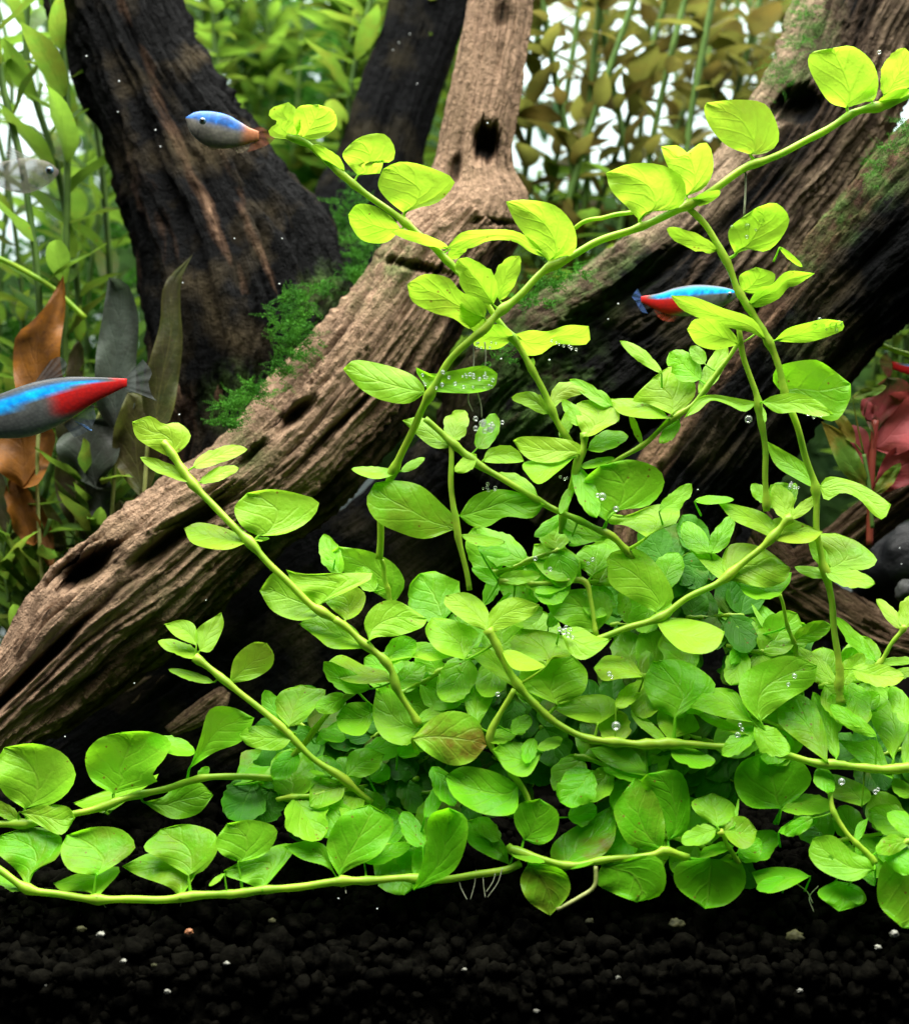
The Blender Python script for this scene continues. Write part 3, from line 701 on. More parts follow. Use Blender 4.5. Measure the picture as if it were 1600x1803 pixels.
creeping('left stem reaching over the long log with six pairs of pale leaves',
    [(288, 778, 40), (330, 840, 30), (385, 900, 15), (440, 956, 0), (490, 1010, -10), (552, 1068, -16), (600, 1100, -14)], 7.0, """
p 300 806 ; 255 781 240 766 ; 233 743 ; 265 733 285 748 315 744 336 765 325 790 ; g=.1 a=.3
s 344 846 247 805 13 10 g=.2 a=.9
s 340 824 436 791 20 8 g=.2 a=.9
s 352 850 421 824 14 9 g=.15 a=.8
p 455 944 ; 425 926 412 895 ; 435 868 ; 480 861 530 869 564 884 545 916 500 940 ; g=.45 a=.5
p 440 953 ; 400 966 340 957 ; 324 930 ; 350 923 400 930 ; g=.35
s 448 950 475 948 4 4 g=.3
p 575 1078 ; 530 1093 480 1076 ; 457 1040 ; 480 1008 510 1015 548 1036 ; g=.4 o=14
p 562 1066 ; 520 1030 ; 504 1003 ; 540 1010 600 1012 660 1014 ; 620 1022 580 1036 572 1050 ; g=.35 a=.6
""")
creeping('round leaved stem end in the gap left of the upright drooping leaf',
    [(672, 985, 82), (680, 1030, 84), (690, 1075, 84)], 5.0, """
p 690 1062 ; 620 1018 578 982 ; 596 962 ; 650 970 692 990 711 1025 703 1052 ; g=.7 a=.3
s 600 1012 570 940 22 16 g=.75
s 660 1040 628 1000 16 18 g=.6
s 780 1092 738 1010 42 52 g=.9
s 590 985 565 965 10 8 g=.8
""")
creeping('pale stem entering the carpet below the left stem with a cupped top leaf',
    [(590, 1088, -24), (640, 1135, -26), (680, 1168, -26), (700, 1215, -24), (738, 1275, -20)], 6.2, """
p 608 1092 ; 580 1065 567 1048 ; 578 1030 ; 612 1027 642 1045 637 1075 622 1090 ; g=.15 o=8
p 640 1142 ; 585 1141 558 1120 ; 526 1099 ; 555 1082 592 1085 628 1112 ; g=.4
p 650 1128 ; 641 1095 660 1065 700 1058 ; 752 1090 ; 740 1106 700 1120 665 1122 ; g=.4 a=.6 o=-6
p 675 1168 ; 708 1141 750 1131 ; 796 1156 ; 760 1162 720 1158 ; g=.35
p 688 1200 ; 640 1206 600 1196 ; 572 1170 ; 600 1154 640 1172 682 1180 ; g=.4
s 652 1212 570 1165 30 10 g=.8 o=16
p 748 1280 ; 720 1314 675 1302 656 1262 ; 662 1214 ; 692 1204 722 1240 ; g=.5 o=8
s 680 1165 732 1128 26 20 g=.7 o=14
s 700 1205 750 1170 20 18 g=.7 o=10
s 735 1270 790 1240 12 10 g=.6
""")
creeping('thick stem from the yellow tip in the middle running right to a cut end',
    [(858, 1108, -40), (880, 1150, -42), (910, 1202, -44), (945, 1242, -46), (985, 1276, -48), (1040, 1300, -50), (1100, 1308, -50), (1175, 1310, -50), (1240, 1312, -50), (1306, 1314, -50)], 6.8, """
p 858 1112 ; 825 1097 783 1065 ; 784 1048 ; 820 1041 850 1060 864 1090 ; g=.05
p 858 1112 ; 863 1075 900 1054 ; 950 1065 ; 930 1086 880 1110 ; g=.05 a=.5
p 818 1162 ; 770 1147 747 1110 ; 760 1087 ; 800 1090 842 1116 ; g=.45 o=10
p 962 1172 ; 915 1162 901 1125 ; 918 1107 ; 960 1111 1001 1125 1004 1155 978 1154 ; g=.4
p 985 1108 ; 1020 1102 1050 1117 ; 1076 1125 ; 1060 1146 1025 1162 1003 1146 ; g=.4
p 882 1146 ; 910 1145 ; 963 1173 ; 930 1181 900 1176 ; g=.15
p 908 1212 ; 870 1187 835 1156 ; 832 1141 ; 860 1140 892 1166 ; g=.2
p 980 1240 ; 930 1216 914 1190 935 1158 ; 1010 1155 ; 1033 1185 1030 1216 1008 1232 ; g=.5 a=.5
s 952 1236 905 1212 12 10 g=.25
p 1052 1276 ; 1010 1266 980 1252 ; 982 1240 ; 1020 1224 1066 1225 1088 1248 ; g=.2
s 1085 1308 1080 1248 30 28 g=.15
p 1132 1192 ; 1090 1196 1060 1200 ; 1044 1176 ; 1070 1152 1112 1164 ; g=.5 o=10
s 1084 1246 1132 1198 15 15 g=.15
p 1188 1266 ; 1150 1240 1134 1200 ; 1148 1164 ; 1200 1163 1246 1190 1258 1216 1220 1246 ; g=.75 o=6 a=.5
p 1178 1304 ; 1158 1275 ; 1158 1244 ; 1200 1239 1232 1280 1205 1296 ; g=.35
s 1172 1304 1110 1250 13 8 g=.4
p 1138 1366 ; 1100 1360 1060 1340 ; 1038 1318 ; 1070 1312 1110 1318 1140 1352 ; g=.6 o=4
s 1180 1318 1260 1340 10 24 g=.8 o=8
s 1140 1370 1060 1352 12 12 g=.85 o=12
s 1165 1312 1140 1330 8 8 g=.5 o=10
""")
creeping('stem lying along the right edge of the carpet below the pale mottled leaves',
    [(1680, 1345, -60), (1600, 1350, -60), (1560, 1352, -60), (1500, 1350, -60), (1440, 1343, -60), (1400, 1333, -60), (1366, 1325, -60)], 6.6, """
p 1338 1270 ; 1310 1242 1300 1202 1330 1170 1390 1154 ; 1438 1172 ; 1432 1205 1390 1231 1362 1252 ; g=.6 a=.5
p 1326 1272 ; 1270 1263 ; 1213 1245 ; 1245 1211 1290 1214 1312 1242 ; g=.6
s 1312 1292 1216 1246 11 6 g=.5
s 1328 1278 1390 1326 18 28 g=.6
p 1456 1342 ; 1400 1302 1368 1275 ; 1368 1240 ; 1400 1221 1432 1240 1452 1292 ; g=.8 o=-10
s 1472 1336 1430 1218 14 20 g=.65
s 1542 1296 1460 1240 17 12 g=.7
p 1572 1372 ; 1520 1346 ; 1472 1302 ; 1510 1304 1546 1305 1562 1342 ; g=.75 o=-12
p 1572 1338 ; 1534 1276 ; 1528 1244 ; 1566 1231 1602 1262 ; g=.5
s 1600 1275 1566 1208 16 20 g=.55
s 1590 1345 1620 1260 14 20 g=.5
p 1516 1420 ; 1460 1401 ; 1434 1366 ; 1470 1362 1520 1384 1532 1406 ; g=.55
p 1374 1424 ; 1320 1420 1293 1385 1304 1345 ; 1350 1323 ; 1402 1334 1427 1370 1408 1402 ; g=.9 a=.3 o=10
s 1376 1426 1468 1420 24 12 g=.45
s 1602 1472 1528 1426 22 34 g=.4
s 1610 1400 1570 1372 18 10 g=.5
s 1440 1350 1466 1395 14 20 g=.85 o=14
s 1485 1352 1530 1330 8 10 g=.8 o=14
s 1330 1280 1270 1330 20 16 g=.7 o=10
""")
creeping('young shoot with three small leaves standing at the right edge by the brown root',
    [(1592, 1100, 30), (1568, 1135, 30), (1545, 1168, 30), (1530, 1200, 32)], 4.4, """
s 1586 1108 1542 1054 9 13 g=.15
s 1592 1106 1612 1046 22 14 g=.2
s 1546 1168 1612 1164 10 6 g=.4 a=.8
s 1570 1185 1620 1180 8 12 g=.3 a=.8
s 1540 1162 1470 1086 14 11 g=.75
""")
creeping('slender shaded stem with narrow dark leaves between the yellow crown and the hanging stem',
    [(1372, 1045, 40), (1386, 1100, 40), (1398, 1140, 40), (1404, 1180, 40)], 3.6, """
s 1398 1138 1324 1060 11 15 g=.9
s 1368 1140 1322 1062 5 4 g=.6
s 1396 1130 1462 1100 20 16 g=.85 a=.3
s 1340 1160 1362 1120 8 8 g=.7
s 1300 1175 1270 1060 22 20 g=.9 o=40
s 1320 1120 1285 1170 16 14 g=.9 o=20
s 1250 1100 1290 1130 16 14 g=.95 o=40
s 1230 1180 1200 1110 22 20 g=.95 o=40
s 1180 1120 1230 1180 20 20 g=.95 o=40
s 1330 1190 1260 1180 10 10 g=.9 o=20
""")
creeping('lower left stem rising from the carpet to a small folded tip below the long log',
    [(343, 1158, 10), (400, 1205, 0), (450, 1245, -8), (497, 1285, -14), (550, 1335, -16), (600, 1370, -10), (655, 1412, 4)], 6.2, """
p 346 1137 ; 310 1121 ; 289 1099 ; 320 1091 343 1100 350 1122 ; g=.3
p 352 1146 ; 345 1110 ; 390 1078 ; 394 1105 375 1141 ; g=.3
s 353 1156 278 1129 12 14 g=.3
s 376 1201 296 1178 9 8 g=.4 a=.8
p 404 1203 ; 414 1160 445 1132 ; 470 1132 ; 484 1150 476 1176 440 1196 ; g=.5 a=.2
p 508 1280 ; 484 1250 490 1219 ; 530 1205 ; 550 1212 576 1215 556 1246 532 1272 ; g=.6
s 500 1270 466 1215 20 14 g=.9 o=20
p 521 1291 ; 490 1319 440 1316 ; 421 1294 ; 440 1279 490 1280 ; g=.5 a=.6
p 334 1353 ; 350 1300 370 1250 410 1244 ; 448 1264 ; 440 1291 420 1311 378 1326 ; g=.7 o=8 a=.2
p 608 1378 ; 574 1370 548 1374 ; 544 1420 ; 560 1422 600 1406 ; g=.5
p 610 1368 ; 614 1330 640 1318 ; 678 1328 ; 666 1352 640 1369 ; g=.65
s 582 1370 544 1356 5 5 g=.6
""")
creeping('short crossing stem with round leaves behind the lower left stem',
    [(640, 1200, 20), (592, 1245, 22), (552, 1287, 24), (518, 1332, 26), (480, 1370, 30)], 5.2, """
s 610 1225 555 1248 20 16 g=.7
p 664 1250 ; 640 1292 600 1288 ; 592 1262 ; 610 1238 650 1236 ; g=.6
s 560 1290 610 1300 14 12 g=.85
p 410 1382 ; 420 1345 432 1322 ; 522 1322 ; 490 1352 450 1371 ; g=.85 b=.5
s 525 1325 480 1372 20 22 g=.95
s 555 1310 620 1262 12 12 g=.9
s 640 1320 720 1295 14 30 g=.9 o=6
s 620 1400 680 1420 20 20 g=.95 o=10
s 650 1370 686 1350 18 20 g=.85
s 500 1420 440 1380 20 14 g=.95 o=10
""")
creeping('left edge stem with two very round upright leaves above the bottom runner',
    [(-60, 1452, -10), (0, 1450, -12), (60, 1446, -14), (140, 1430, -12), (200, 1412, -6), (290, 1388, 0), (350, 1372, 8), (420, 1366, 16), (480, 1372, 24)], 6.6, """
p 44 1424 ; 5 1398 -10 1350 ; 8 1316 ; 60 1309 110 1324 132 1360 120 1397 88 1417 ; g=.45 a=.25
p 34 1430 ; 80 1418 120 1420 ; 133 1440 ; 110 1470 78 1456 ; g=.35 a=.5 o=-6
s 40 1450 -20 1410 10 14 g=.4
p 200 1398 ; 160 1372 152 1330 174 1300 ; 214 1289 ; 265 1290 300 1306 286 1340 268 1362 275 1378 ; g=.65 a=.25
s 262 1305 345 1326 20 13 g=.75 o=10
p 190 1434 ; 150 1427 ; 129 1414 ; 180 1394 240 1379 284 1364 ; 276 1384 228 1408 ; g=.4 o=-6
p 253 1412 ; 290 1400 310 1379 350 1376 ; 376 1400 ; 350 1431 310 1442 278 1430 ; g=.6 a=.5
s 350 1374 368 1350 10 8 g=.8
""")
R_ = creeping('bottom runner lying on the soil along the lower left with cupped leaves standing on it',
    [(-60, 1500, -70), (0, 1532, -88), (50, 1565, -96), (110, 1576, -100), (175, 1583, -102), (240, 1584, -102), (320, 1581, -102), (460, 1569, -100), (590, 1554, -98), (700, 1549, -96), (800, 1546, -92), (880, 1532, -84), (915, 1520, -78)], 7.0, """
p 50 1563 ; 28 1530 -10 1495 ; 2 1470 ; 60 1457 105 1470 102 1508 62 1532 ; g=.8 b=.5
s 46 1566 -14 1538 14 9 g=.6
p 170 1542 ; 125 1532 106 1500 ; 118 1470 ; 170 1456 217 1461 238 1491 206 1522 ; g=.65 b=.4 o=10
p 172 1580 ; 150 1566 110 1568 ; 94 1555 ; 150 1535 212 1526 ; 214 1541 186 1561 ; g=.35 o=-8
p 318 1582 ; 300 1561 240 1541 ; 215 1525 ; 270 1499 342 1499 357 1516 ; 335 1536 322 1556 ; g=.45 o=-8
p 332 1542 ; 280 1512 256 1490 ; 283 1460 ; 330 1449 377 1465 384 1492 362 1531 ; g=.6 o=14
p 420 1518 ; 390 1502 379 1480 ; 400 1450 ; 440 1442 489 1460 482 1491 460 1507 ; g=.5 o=6 a=.3
p 462 1568 ; 430 1554 400 1542 ; 394 1533 ; 450 1505 500 1486 517 1496 ; 500 1532 470 1552 ; g=.6 o=-8
s 395 1538 368 1560 5 5 g=.4
p 596 1550 ; 575 1526 530 1513 ; 499 1490 ; 540 1482 575 1490 582 1521 ; g=.65
p 598 1543 ; 580 1511 575 1480 600 1440 ; 650 1416 ; 687 1440 690 1462 667 1502 612 1532 ; g=.7 a=.3
p 728 1567 ; 750 1500 755 1440 ; 790 1422 ; 822 1440 822 1482 802 1532 760 1557 ; g=.8 a=.2 o=-10
s 642 1518 724 1486 15 14 g=.65 o=14
s 745 1492 708 1428 20 18 g=.8 o=14
s 748 1440 787 1368 14 14 g=.85 o=16
""")
for x0, y0, dx, l0 in ((182, 1584, 4, 14), (320, 1582, -2, 14), (608, 1553, 1, 20), (806, 1540, 16, 44), (838, 1532, -10, 52), (850, 1540, 4, 40), (872, 1536, -16, 34), (884, 1528, -26, 52)):
    hair(R_, [(x0, y0, -90), (x0 + dx * .3, y0 + l0 * .5, -98), (x0 + dx, y0 + l0, -106)], .8)
S2_ = creeping('front stem of the dark leaves hanging over the soil at bottom centre',
    [(893, 1488, -80), (905, 1500, -84), (950, 1514, -90), (1000, 1524, -92), (1060, 1516, -92), (1150, 1504, -92), (1172, 1498, -90), (1212, 1512, -84)], 6.2, """
p 896 1522 ; 860 1507 822 1481 ; 824 1444 ; 855 1439 877 1466 893 1491 ; g=.7
p 922 1478 ; 904 1450 911 1418 ; 950 1406 ; 982 1430 977 1472 950 1489 ; g=.7 a=.2 o=10
p 996 1532 ; 969 1512 984 1475 ; 1080 1416 ; 1084 1436 1077 1482 1042 1522 ; g=.75 b=.8 o=-6
p 930 1520 ; 916 1550 925 1585 ; 968 1613 ; 1002 1572 997 1535 965 1523 ; g=.75 b=.5 o=-14 a=.1
s 900 1505 960 1518 7 6 g=.6 o=-8
p 1166 1498 ; 1110 1492 1082 1450 1084 1415 ; 1118 1368 ; 1152 1400 1168 1450 ; g=.85 a=.2
p 1176 1480 ; 1160 1420 1130 1382 ; 1140 1362 ; 1192 1358 1214 1400 1206 1462 ; g=.95 a=.2 o=12
p 1060 1522 ; 1048 1550 1078 1576 ; 1120 1589 ; 1162 1576 1172 1540 1150 1508 ; g=.9 a=.1
p 1250 1512 ; 1193 1520 1188 1560 ; 1240 1600 ; 1282 1591 1312 1560 1302 1520 ; g=.9 a=.1 o=-4
""")
hair(S2_, [(1048, 1525, -96), (1046, 1560, -104), (1020, 1580, -110), (980, 1602, -116)], 4.2, 'dead_petiole', 'oldstem')
for pp in ([(1440, 1560, -80), (1424, 1580, -90), (1432, 1606, -100)], [(1400, 1555, -80), (1420, 1570, -88), (1430, 1590, -94)]): hair(S2_, pp, .9)
creeping('star of three small round leaves low in the carpet at right of centre',
    [(1266, 1462, -104), (1280, 1490, -98), (1300, 1520, -88)], 4.2, """
p 1262 1456 ; 1225 1432 1217 1410 ; 1254 1396 ; 1286 1410 1294 1430 1276 1452 ; g=.5
s 1260 1460 1198 1483 17 18 g=.45
p 1272 1462 ; 1285 1442 1312 1438 ; 1332 1462 ; 1325 1485 1308 1492 1285 1480 ; g=.55
s 1290 1490 1230 1510 6 16 g=.75 o=6
s 1300 1500 1340 1480 16 24 g=.75 o=8
s 1300 1512 1372 1470 30 24 g=.95 o=20
s 1292 1455 1300 1405 3 3 g=.5
""")
creeping('right front stem with the oval leaf that has one small round hole',
    [(1540, 1520, -100), (1500, 1480, -96), (1470, 1440, -84), (1460, 1400, -70)], 4.6, """
p 1538 1532 ; 1500 1551 1450 1536 1424 1506 ; 1430 1476 ; 1465 1471 1502 1500 1526 1511 ; g=.5 o=-20 h=1467,1511,5
p 1470 1550 ; 1438 1572 ; 1476 1605 ; 1522 1590 1512 1562 ; g=.8
s 1490 1560 1518 1590 12 14 g=.7 o=-6
p 1426 1543 ; 1380 1566 1345 1571 ; 1322 1536 ; 1360 1529 1400 1530 ; g=.75
s 1380 1545 1330 1565 14 10 g=.85
p 1500 1490 ; 1505 1450 ; 1528 1440 ; 1520 1470 ; g=.7
s 1370 1465 1440 1440 12 14 g=.85
s 1560 1480 1600 1540 26 22 g=.8
s 1430 1440 1380 1470 14 14 g=.9
s 1540 1560 1500 1510 10 10 g=.9
""")
creeping('corner stem with one large drooping leaf at the bottom right edge',
    [(1660, 1440, -110), (1610, 1470, -112), (1580, 1500, -112)], 5.0, """
p 1582 1500 ; 1548 1530 1546 1590 ; 1588 1634 ; 1650 1630 1660 1530 1620 1496 ; g=.7 a=.2
s 1600 1480 1540 1500 14 20 g=.75
s 1612 1470 1560 1430 14 20 g=.6
""")
creeping('middle carpet stem with the wrinkled brown marked leaf',
    [(905, 1215, -50), (880, 1260, -52), (862, 1310, -54), (900, 1360, -56), (930, 1410, -60), (925, 1470, -70)], 5.2, """
p 725 1300 ; 760 1264 800 1251 842 1268 ; 857 1312 ; 830 1342 790 1346 750 1327 ; g=.5 b=.9 a=.4 o=-14
p 842 1278 ; 820 1250 819 1214 ; 850 1214 ; 870 1228 ; 910 1212 912 1240 887 1270 ; g=.55
p 955 1326 ; 930 1367 890 1357 ; 867 1320 ; 890 1306 930 1311 ; g=.6
p 912 1382 ; 908 1430 850 1432 800 1402 ; 783 1366 ; 820 1349 872 1358 ; g=.8
s 1042 1358 985 1412 38 32 g=.9 o=10
s 940 1300 925 1345 12 16 g=.85 o=16
s 945 1318 990 1300 10 12 g=.6
s 900 1290 935 1262 16 16 g=.8
s 855 1300 910 1290 12 14 g=.7 o=6
s 1000 1440 1050 1420 20 24 g=.8 o=20
s 840 1440 880 1480 16 18 g=.9 o=20
s 760 1350 800 1420 22 18 g=.9 o=20
s 700 1330 760 1290 20 20 g=.9 o=30
""")
creeping('upper carpet stem with glossy pointed leaves just below the dark gap',
    [(878, 1024, 10), (950, 1030, 10), (1022, 1022, 8), (1040, 1060, 0), (1046, 1118, -12)], 4.6, """
p 1022 1022 ; 970 1021 939 985 ; 940 958 ; 975 957 1012 980 1024 1006 ; g=.5
p 1042 1014 ; 1018 995 1010 980 ; 1030 960 ; 1070 959 1080 985 1060 1006 ; g=.6
p 1048 1115 ; 1000 1102 974 1082 ; 958 1055 ; 1010 1039 1062 1044 1077 1076 ; g=.65 a=.5
s 878 1018 952 1012 12 14 g=.5 a=.6
s 852 1066 876 1008 12 14 g=.75
s 880 1030 830 1000 10 14 g=.85 o=10
s 960 1025 900 975 18 16 g=.9 o=14
s 1000 1028 940 1042 10 12 g=.8
s 900 1095 955 1070 14 20 g=.6
s 965 1105 985 1060 10 14 g=.8
s 840 962 900 975 10 14 g=.85 o=10
s 930 1050 870 1080 16 20 g=.85 o=20
""")

# shaded plants filling the depth of the carpet
def inside(x, y, poly):
    c = False; j = len(poly) - 1
    for i in range(len(poly)):
        xi, yi = poly[i]; xj, yj = poly[j]
        if (yi > y) != (yj > y) and x < (xj - xi) * (y - yi) / (yj - yi) + xi: c = not c
        j = i
    return c
REG = [(470, 1420), (560, 1240), (700, 1130), (720, 1030), (860, 1000), (930, 900), (1040, 900), (1200, 960), (1320, 1000), (1400, 1130), (1500, 1200), (1620, 1200), (1620, 1560), (1300, 1560), (1000, 1530), (800, 1500), (600, 1490)]
rf = random.Random(5)
for i in range(30):
    for _ in range(200):
        x = rf.uniform(480, 1610); y = rf.uniform(960, 1540) if i < 24 else rf.uniform(1330, 1545)
        if inside(x, y, REG): break
    dpt = 60 + rf.uniform(0, 110) - max(0, (y - 1250)) * .26
    ang = rf.uniform(-.9, .9) + (math.pi if rf.random() < .5 else 0); ln = rf.uniform(100, 170)
    pts = [(x + math.cos(ang) * ln * q, y + math.sin(ang) * ln * q * .7, dpt + 14 * math.sin(q * 5 + i)) for q in (-.5, -.2, .1, .5)]
    lv = ''
    for q in (-.45, -.25, -.02, .2, .42):
        bx = x + math.cos(ang) * ln * q; by = y + math.sin(ang) * ln * q * .7
        for sg in (-1, 1):
            a2 = ang + sg * rf.uniform(1.0, 2.0); l2 = rf.uniform(64, 98)
            w_ = rf.uniform(.28, .46) * l2
            lv += 's %.0f %.0f %.0f %.0f %.0f %.0f g=%.2f o=%.0f\n' % (bx, by, bx + math.cos(a2) * l2, by + math.sin(a2) * l2 * .8, w_, w_ * rf.uniform(.7, 1.1), rf.uniform(.6, 1), rf.uniform(-14, 14))
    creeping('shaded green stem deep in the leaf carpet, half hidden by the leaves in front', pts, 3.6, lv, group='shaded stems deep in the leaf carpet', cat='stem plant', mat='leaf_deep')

ORD_ = 'first second third fourth fifth sixth seventh eighth ninth tenth eleventh twelfth thirteenth fourteenth fifteenth sixteenth'.split()
# well lit stems filling the carpet between the traced ones
rf = random.Random(23)
MID = []
for i in range(13):
    for _ in range(200):
        x = rf.uniform(540, 1600); y = rf.uniform(960, 1500)
        if inside(x, y, REG) and all(math.hypot(x - a, y - b) > 130 for a, b in MID): break
    MID.append((x, y))
for i, (x, y) in enumerate(MID):
    dpt = 46 - max(0, (y - 1150)) * .20
    ang = rf.uniform(-.8, .8) + (math.pi if rf.random() < .5 else 0); ln = rf.uniform(110, 170)
    pts = [(x + math.cos(ang) * ln * q, y + math.sin(ang) * ln * q * .7, dpt + 10 * math.sin(q * 5 + i)) for q in (-.5, -.2, .1, .5)]
    lv = ''
    for q in (-.4, -.05, .3):
        bx = x + math.cos(ang) * ln * q; by = y + math.sin(ang) * ln * q * .7
        for sg in (-1, 1):
            a2 = ang + sg * rf.uniform(1.0, 2.0); l2 = rf.uniform(72, 112)
            w_ = rf.uniform(.30, .46) * l2
            lv += 's %.0f %.0f %.0f %.0f %.0f %.0f g=%.2f o=%.0f\n' % (bx, by, bx + math.cos(a2) * l2, by + math.sin(a2) * l2 * .8, w_, w_ * rf.uniform(.7, 1.1), rf.uniform(.45, .85), rf.uniform(-8, 8))
    rowi = sorted(MID).index((x, y)); lvl = 'upper' if y < 1180 else ('middle' if y < 1350 else 'lower')
    creeping('green stem tucked between others in the %s carpet, %s from the left' % (lvl, ORD_[sorted(q for q in MID if (q[1] < 1180, q[1] < 1350) == (y < 1180, y < 1350)).index((x, y))]), pts, 4.4, lv, group='stems tucked between the others in the leaf carpet', cat='stem plant')

# ------------------------------------------------------------------ background plants (shared leaf meshes)
def proto_leaf(kind, mat, nt=9, ns=7, seed=0):
    """unit leaf: base at origin, along +X, length 1"""
    rs = np.random.RandomState(seed)
    t = np.linspace(0, 1, nt)[:, None]; s = np.linspace(-1, 1, ns)[None]
    W = {'lance': .13, 'oval': .21, 'round': .27}[kind]
    prof = np.sin(np.pi * np.clip(t, 0, 1) ** {'lance': .9, 'oval': .85, 'round': .8}[kind]) ** {'lance': .9, 'oval': 1.0, 'round': .85}[kind]
    x = t + 0 * s; y = W * prof * s; dr = rs.uniform(.05, .35)
    z = -dr * t ** 2 + .12 * rs.uniform(.3, 1) * W / .3 * np.abs(s) ** 1.5 * prof + .02 * np.sin(t * 11 + rs.uniform(0, 6)) * np.abs(s)
    V = np.stack([x.ravel(), (y + .05 * rs.uniform(-1, 1) * np.sin(3.1 * t)).ravel(), z.ravel()], 1)
    uv = np.stack([(t + 0 * s).ravel(), ((s + 0 * t) * .5 + .5).ravel()], 1)
    return mesh('leaf', V, grid_faces(nt, ns), mat, uv, {'age': np.full(nt * ns, rs.uniform(.1, .8)), 'brown': np.full(nt * ns, rs.uniform(.0, .5))})
PR = {}
for mk, kinds in (('bgleaf', ('lance', 'oval')), ('olive', ('oval', 'round')), ('moss', ('lance', 'round'))):
    for kd in kinds: PR[mk, kd] = [proto_leaf(kd, M[mk], seed=q + len(kd)) for q in range(5)]
def water_stem(label, pts, r, mk, kd, step, ln, group, rnd, name='water_plant', smat='bgstem', per=2, up=.4, skip=0.0, tip=True):
    sp = catmull(pts, 40); W = PA(sp); root = empty(name, W[20], label, 'water plant', group); O = Vector(W[20])
    V, F, U = tube(W, r * S, 6); link('stem', mesh('stem', V, F, M[smat], U, origin=O), root)
    L = np.r_[0, np.cumsum(np.linalg.norm(np.diff(W, axis=0), axis=1))]; u = rnd.uniform(.2, .8) * step * S; k = 0
    while u < L[-1]:
        p = Vector([np.interp(u, L, W[:, i]) for i in range(3)]); i = min(38, int(np.searchsorted(L, u)))
        T = Vector(W[i + 1] - W[max(0, i - 1)]).normalized()
        if T.z < 0: T = -T
        a0 = k * 1.57 + rnd.uniform(-.5, .5)
        for q in range(per):
            if rnd.random() < skip: continue
            a = a0 + q * 2 * math.pi / per
            side = Vector((math.cos(a), math.sin(a) * .8, 0)); side = (side - T * side.dot(T)).normalized()
            d = (side + T * up * rnd.uniform(.3, 1.6)).normalized()
            yv = T.cross(d).normalized(); zv = d.cross(yv); l = ln * S * rnd.uniform(.5, 1.35)
            rot = Matrix((d, yv, zv)).transposed().to_4x4() @ Matrix.Rotation(rnd.uniform(-.5, .5), 4, 'X')
            o = link('leaf', rnd.choice(PR[mk, kd]), root)
            o.matrix_local = Matrix.Translation(p - O) @ rot @ Matrix.Scale(l, 4)
        k += 1; u += step * S * rnd.uniform(.5, 1.7)
    return root
rb = random.Random(11)
ORD = 'first second third fourth fifth sixth seventh eighth ninth tenth eleventh twelfth thirteenth fourteenth fifteenth sixteenth seventeenth eighteenth nineteenth twentieth'.split() + ['twenty-' + q for q in 'first second third fourth fifth sixth seventh eighth ninth'.split()] + ['thirtieth']
def nth(what, x, xs, where):
    xs = sorted(xs); return '%s, %s from the left %s' % (what, ORD[min(29, xs.index(x))], where)
# olive brown stems, upper right (points are given where they stand at their depth)
spec = [(905, 1.05, 940), (945, .95, 1180), (985, 1.0, 1350), (1010, 1.12, 1080), (1040, 1.2, 900), (1075, .92, 1450), (1100, 1.08, 1250), (1140, 1.1, 1000), (1175, .98, 1500), (1205, 1.05, 1150), (1245, 1.0, 960), (1280, .95, 1380), (1320, 1.05, 1100), (1355, 1.0, 1500), (1395, 1.02, 1300), (1120, .9, 1600), (1000, 1.0, 1650), (1240, 1.05, 1650), (1340, .97, 1650)]
for i, (x, ln_, dp) in enumerate(spec):
    lean = rb.uniform(-120, 260)
    water_stem(nth('olive brown leafy stem', x, [q[0] for q in spec], 'in the thicket behind the top right'), [(x - 60, 800, dp), (x - 30, 560, dp), (x + lean * .3, 330, dp), (x + lean * .7, 120, dp), (x + lean, -60, dp)], 8, 'olive', 'oval' if i % 3 else 'round', 34, 112, 'olive brown stems behind the top right', rb, skip=.24, up=.8)
LS = [(930, 1000), (1015, 1250), (1090, 1100), (1180, 1350), (1260, 1200), (960, 1500), (1140, 1550), (1060, 850), (1220, 900), (905, 1300), (990, 900), (1110, 1450), (1150, 950), (1300, 1100)]
for i, (x, dp) in enumerate(LS):
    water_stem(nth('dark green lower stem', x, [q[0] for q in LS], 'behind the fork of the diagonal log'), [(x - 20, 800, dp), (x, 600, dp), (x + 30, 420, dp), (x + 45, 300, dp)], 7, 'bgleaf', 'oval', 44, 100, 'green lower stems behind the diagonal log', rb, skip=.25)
for x, y, x2, y2, dp in [(985, 420, 1130, -40, 880), (1120, 420, 1215, -40, 940), (1190, 420, 1262, -40, 870), (1030, 420, 1060, -40, 1000)]:
    water_stem('long dark leaning stem in front of the olive thicket, %s from the left' % {985: 'first', 1030: 'second', 1120: 'third', 1190: 'fourth'}[x], [(x - 40, y + 260, dp), (x, y, dp), ((x + x2) / 2 - 8, (y + y2) / 2, dp), (x2, y2, dp)], 7.5, 'olive', 'oval', 105, 100, 'long leaning stems in front of the olive stems', rb, up=.9)
# bright green bushy stems between the trunks
BX = [rb.uniform(340, 700) for _ in range(19)] + [770, 785, 802, 815, 640]
for i, x in enumerate(BX):
    dp = rb.uniform(950, 1650)
    water_stem(nth('bright green bushy stem', x, BX, 'between the black trunks'), [(x + rb.uniform(-30, 30), 760, dp), (x, 450, dp), (x + rb.uniform(-30, 30), 200, dp), (x + rb.uniform(-50, 50), -50, dp)], 6, 'bgleaf', 'lance' if i % 3 else 'oval', 50, 150 if i % 3 else 80, 'bright bushy stems between the black trunks', rb, per=3, up=.7)
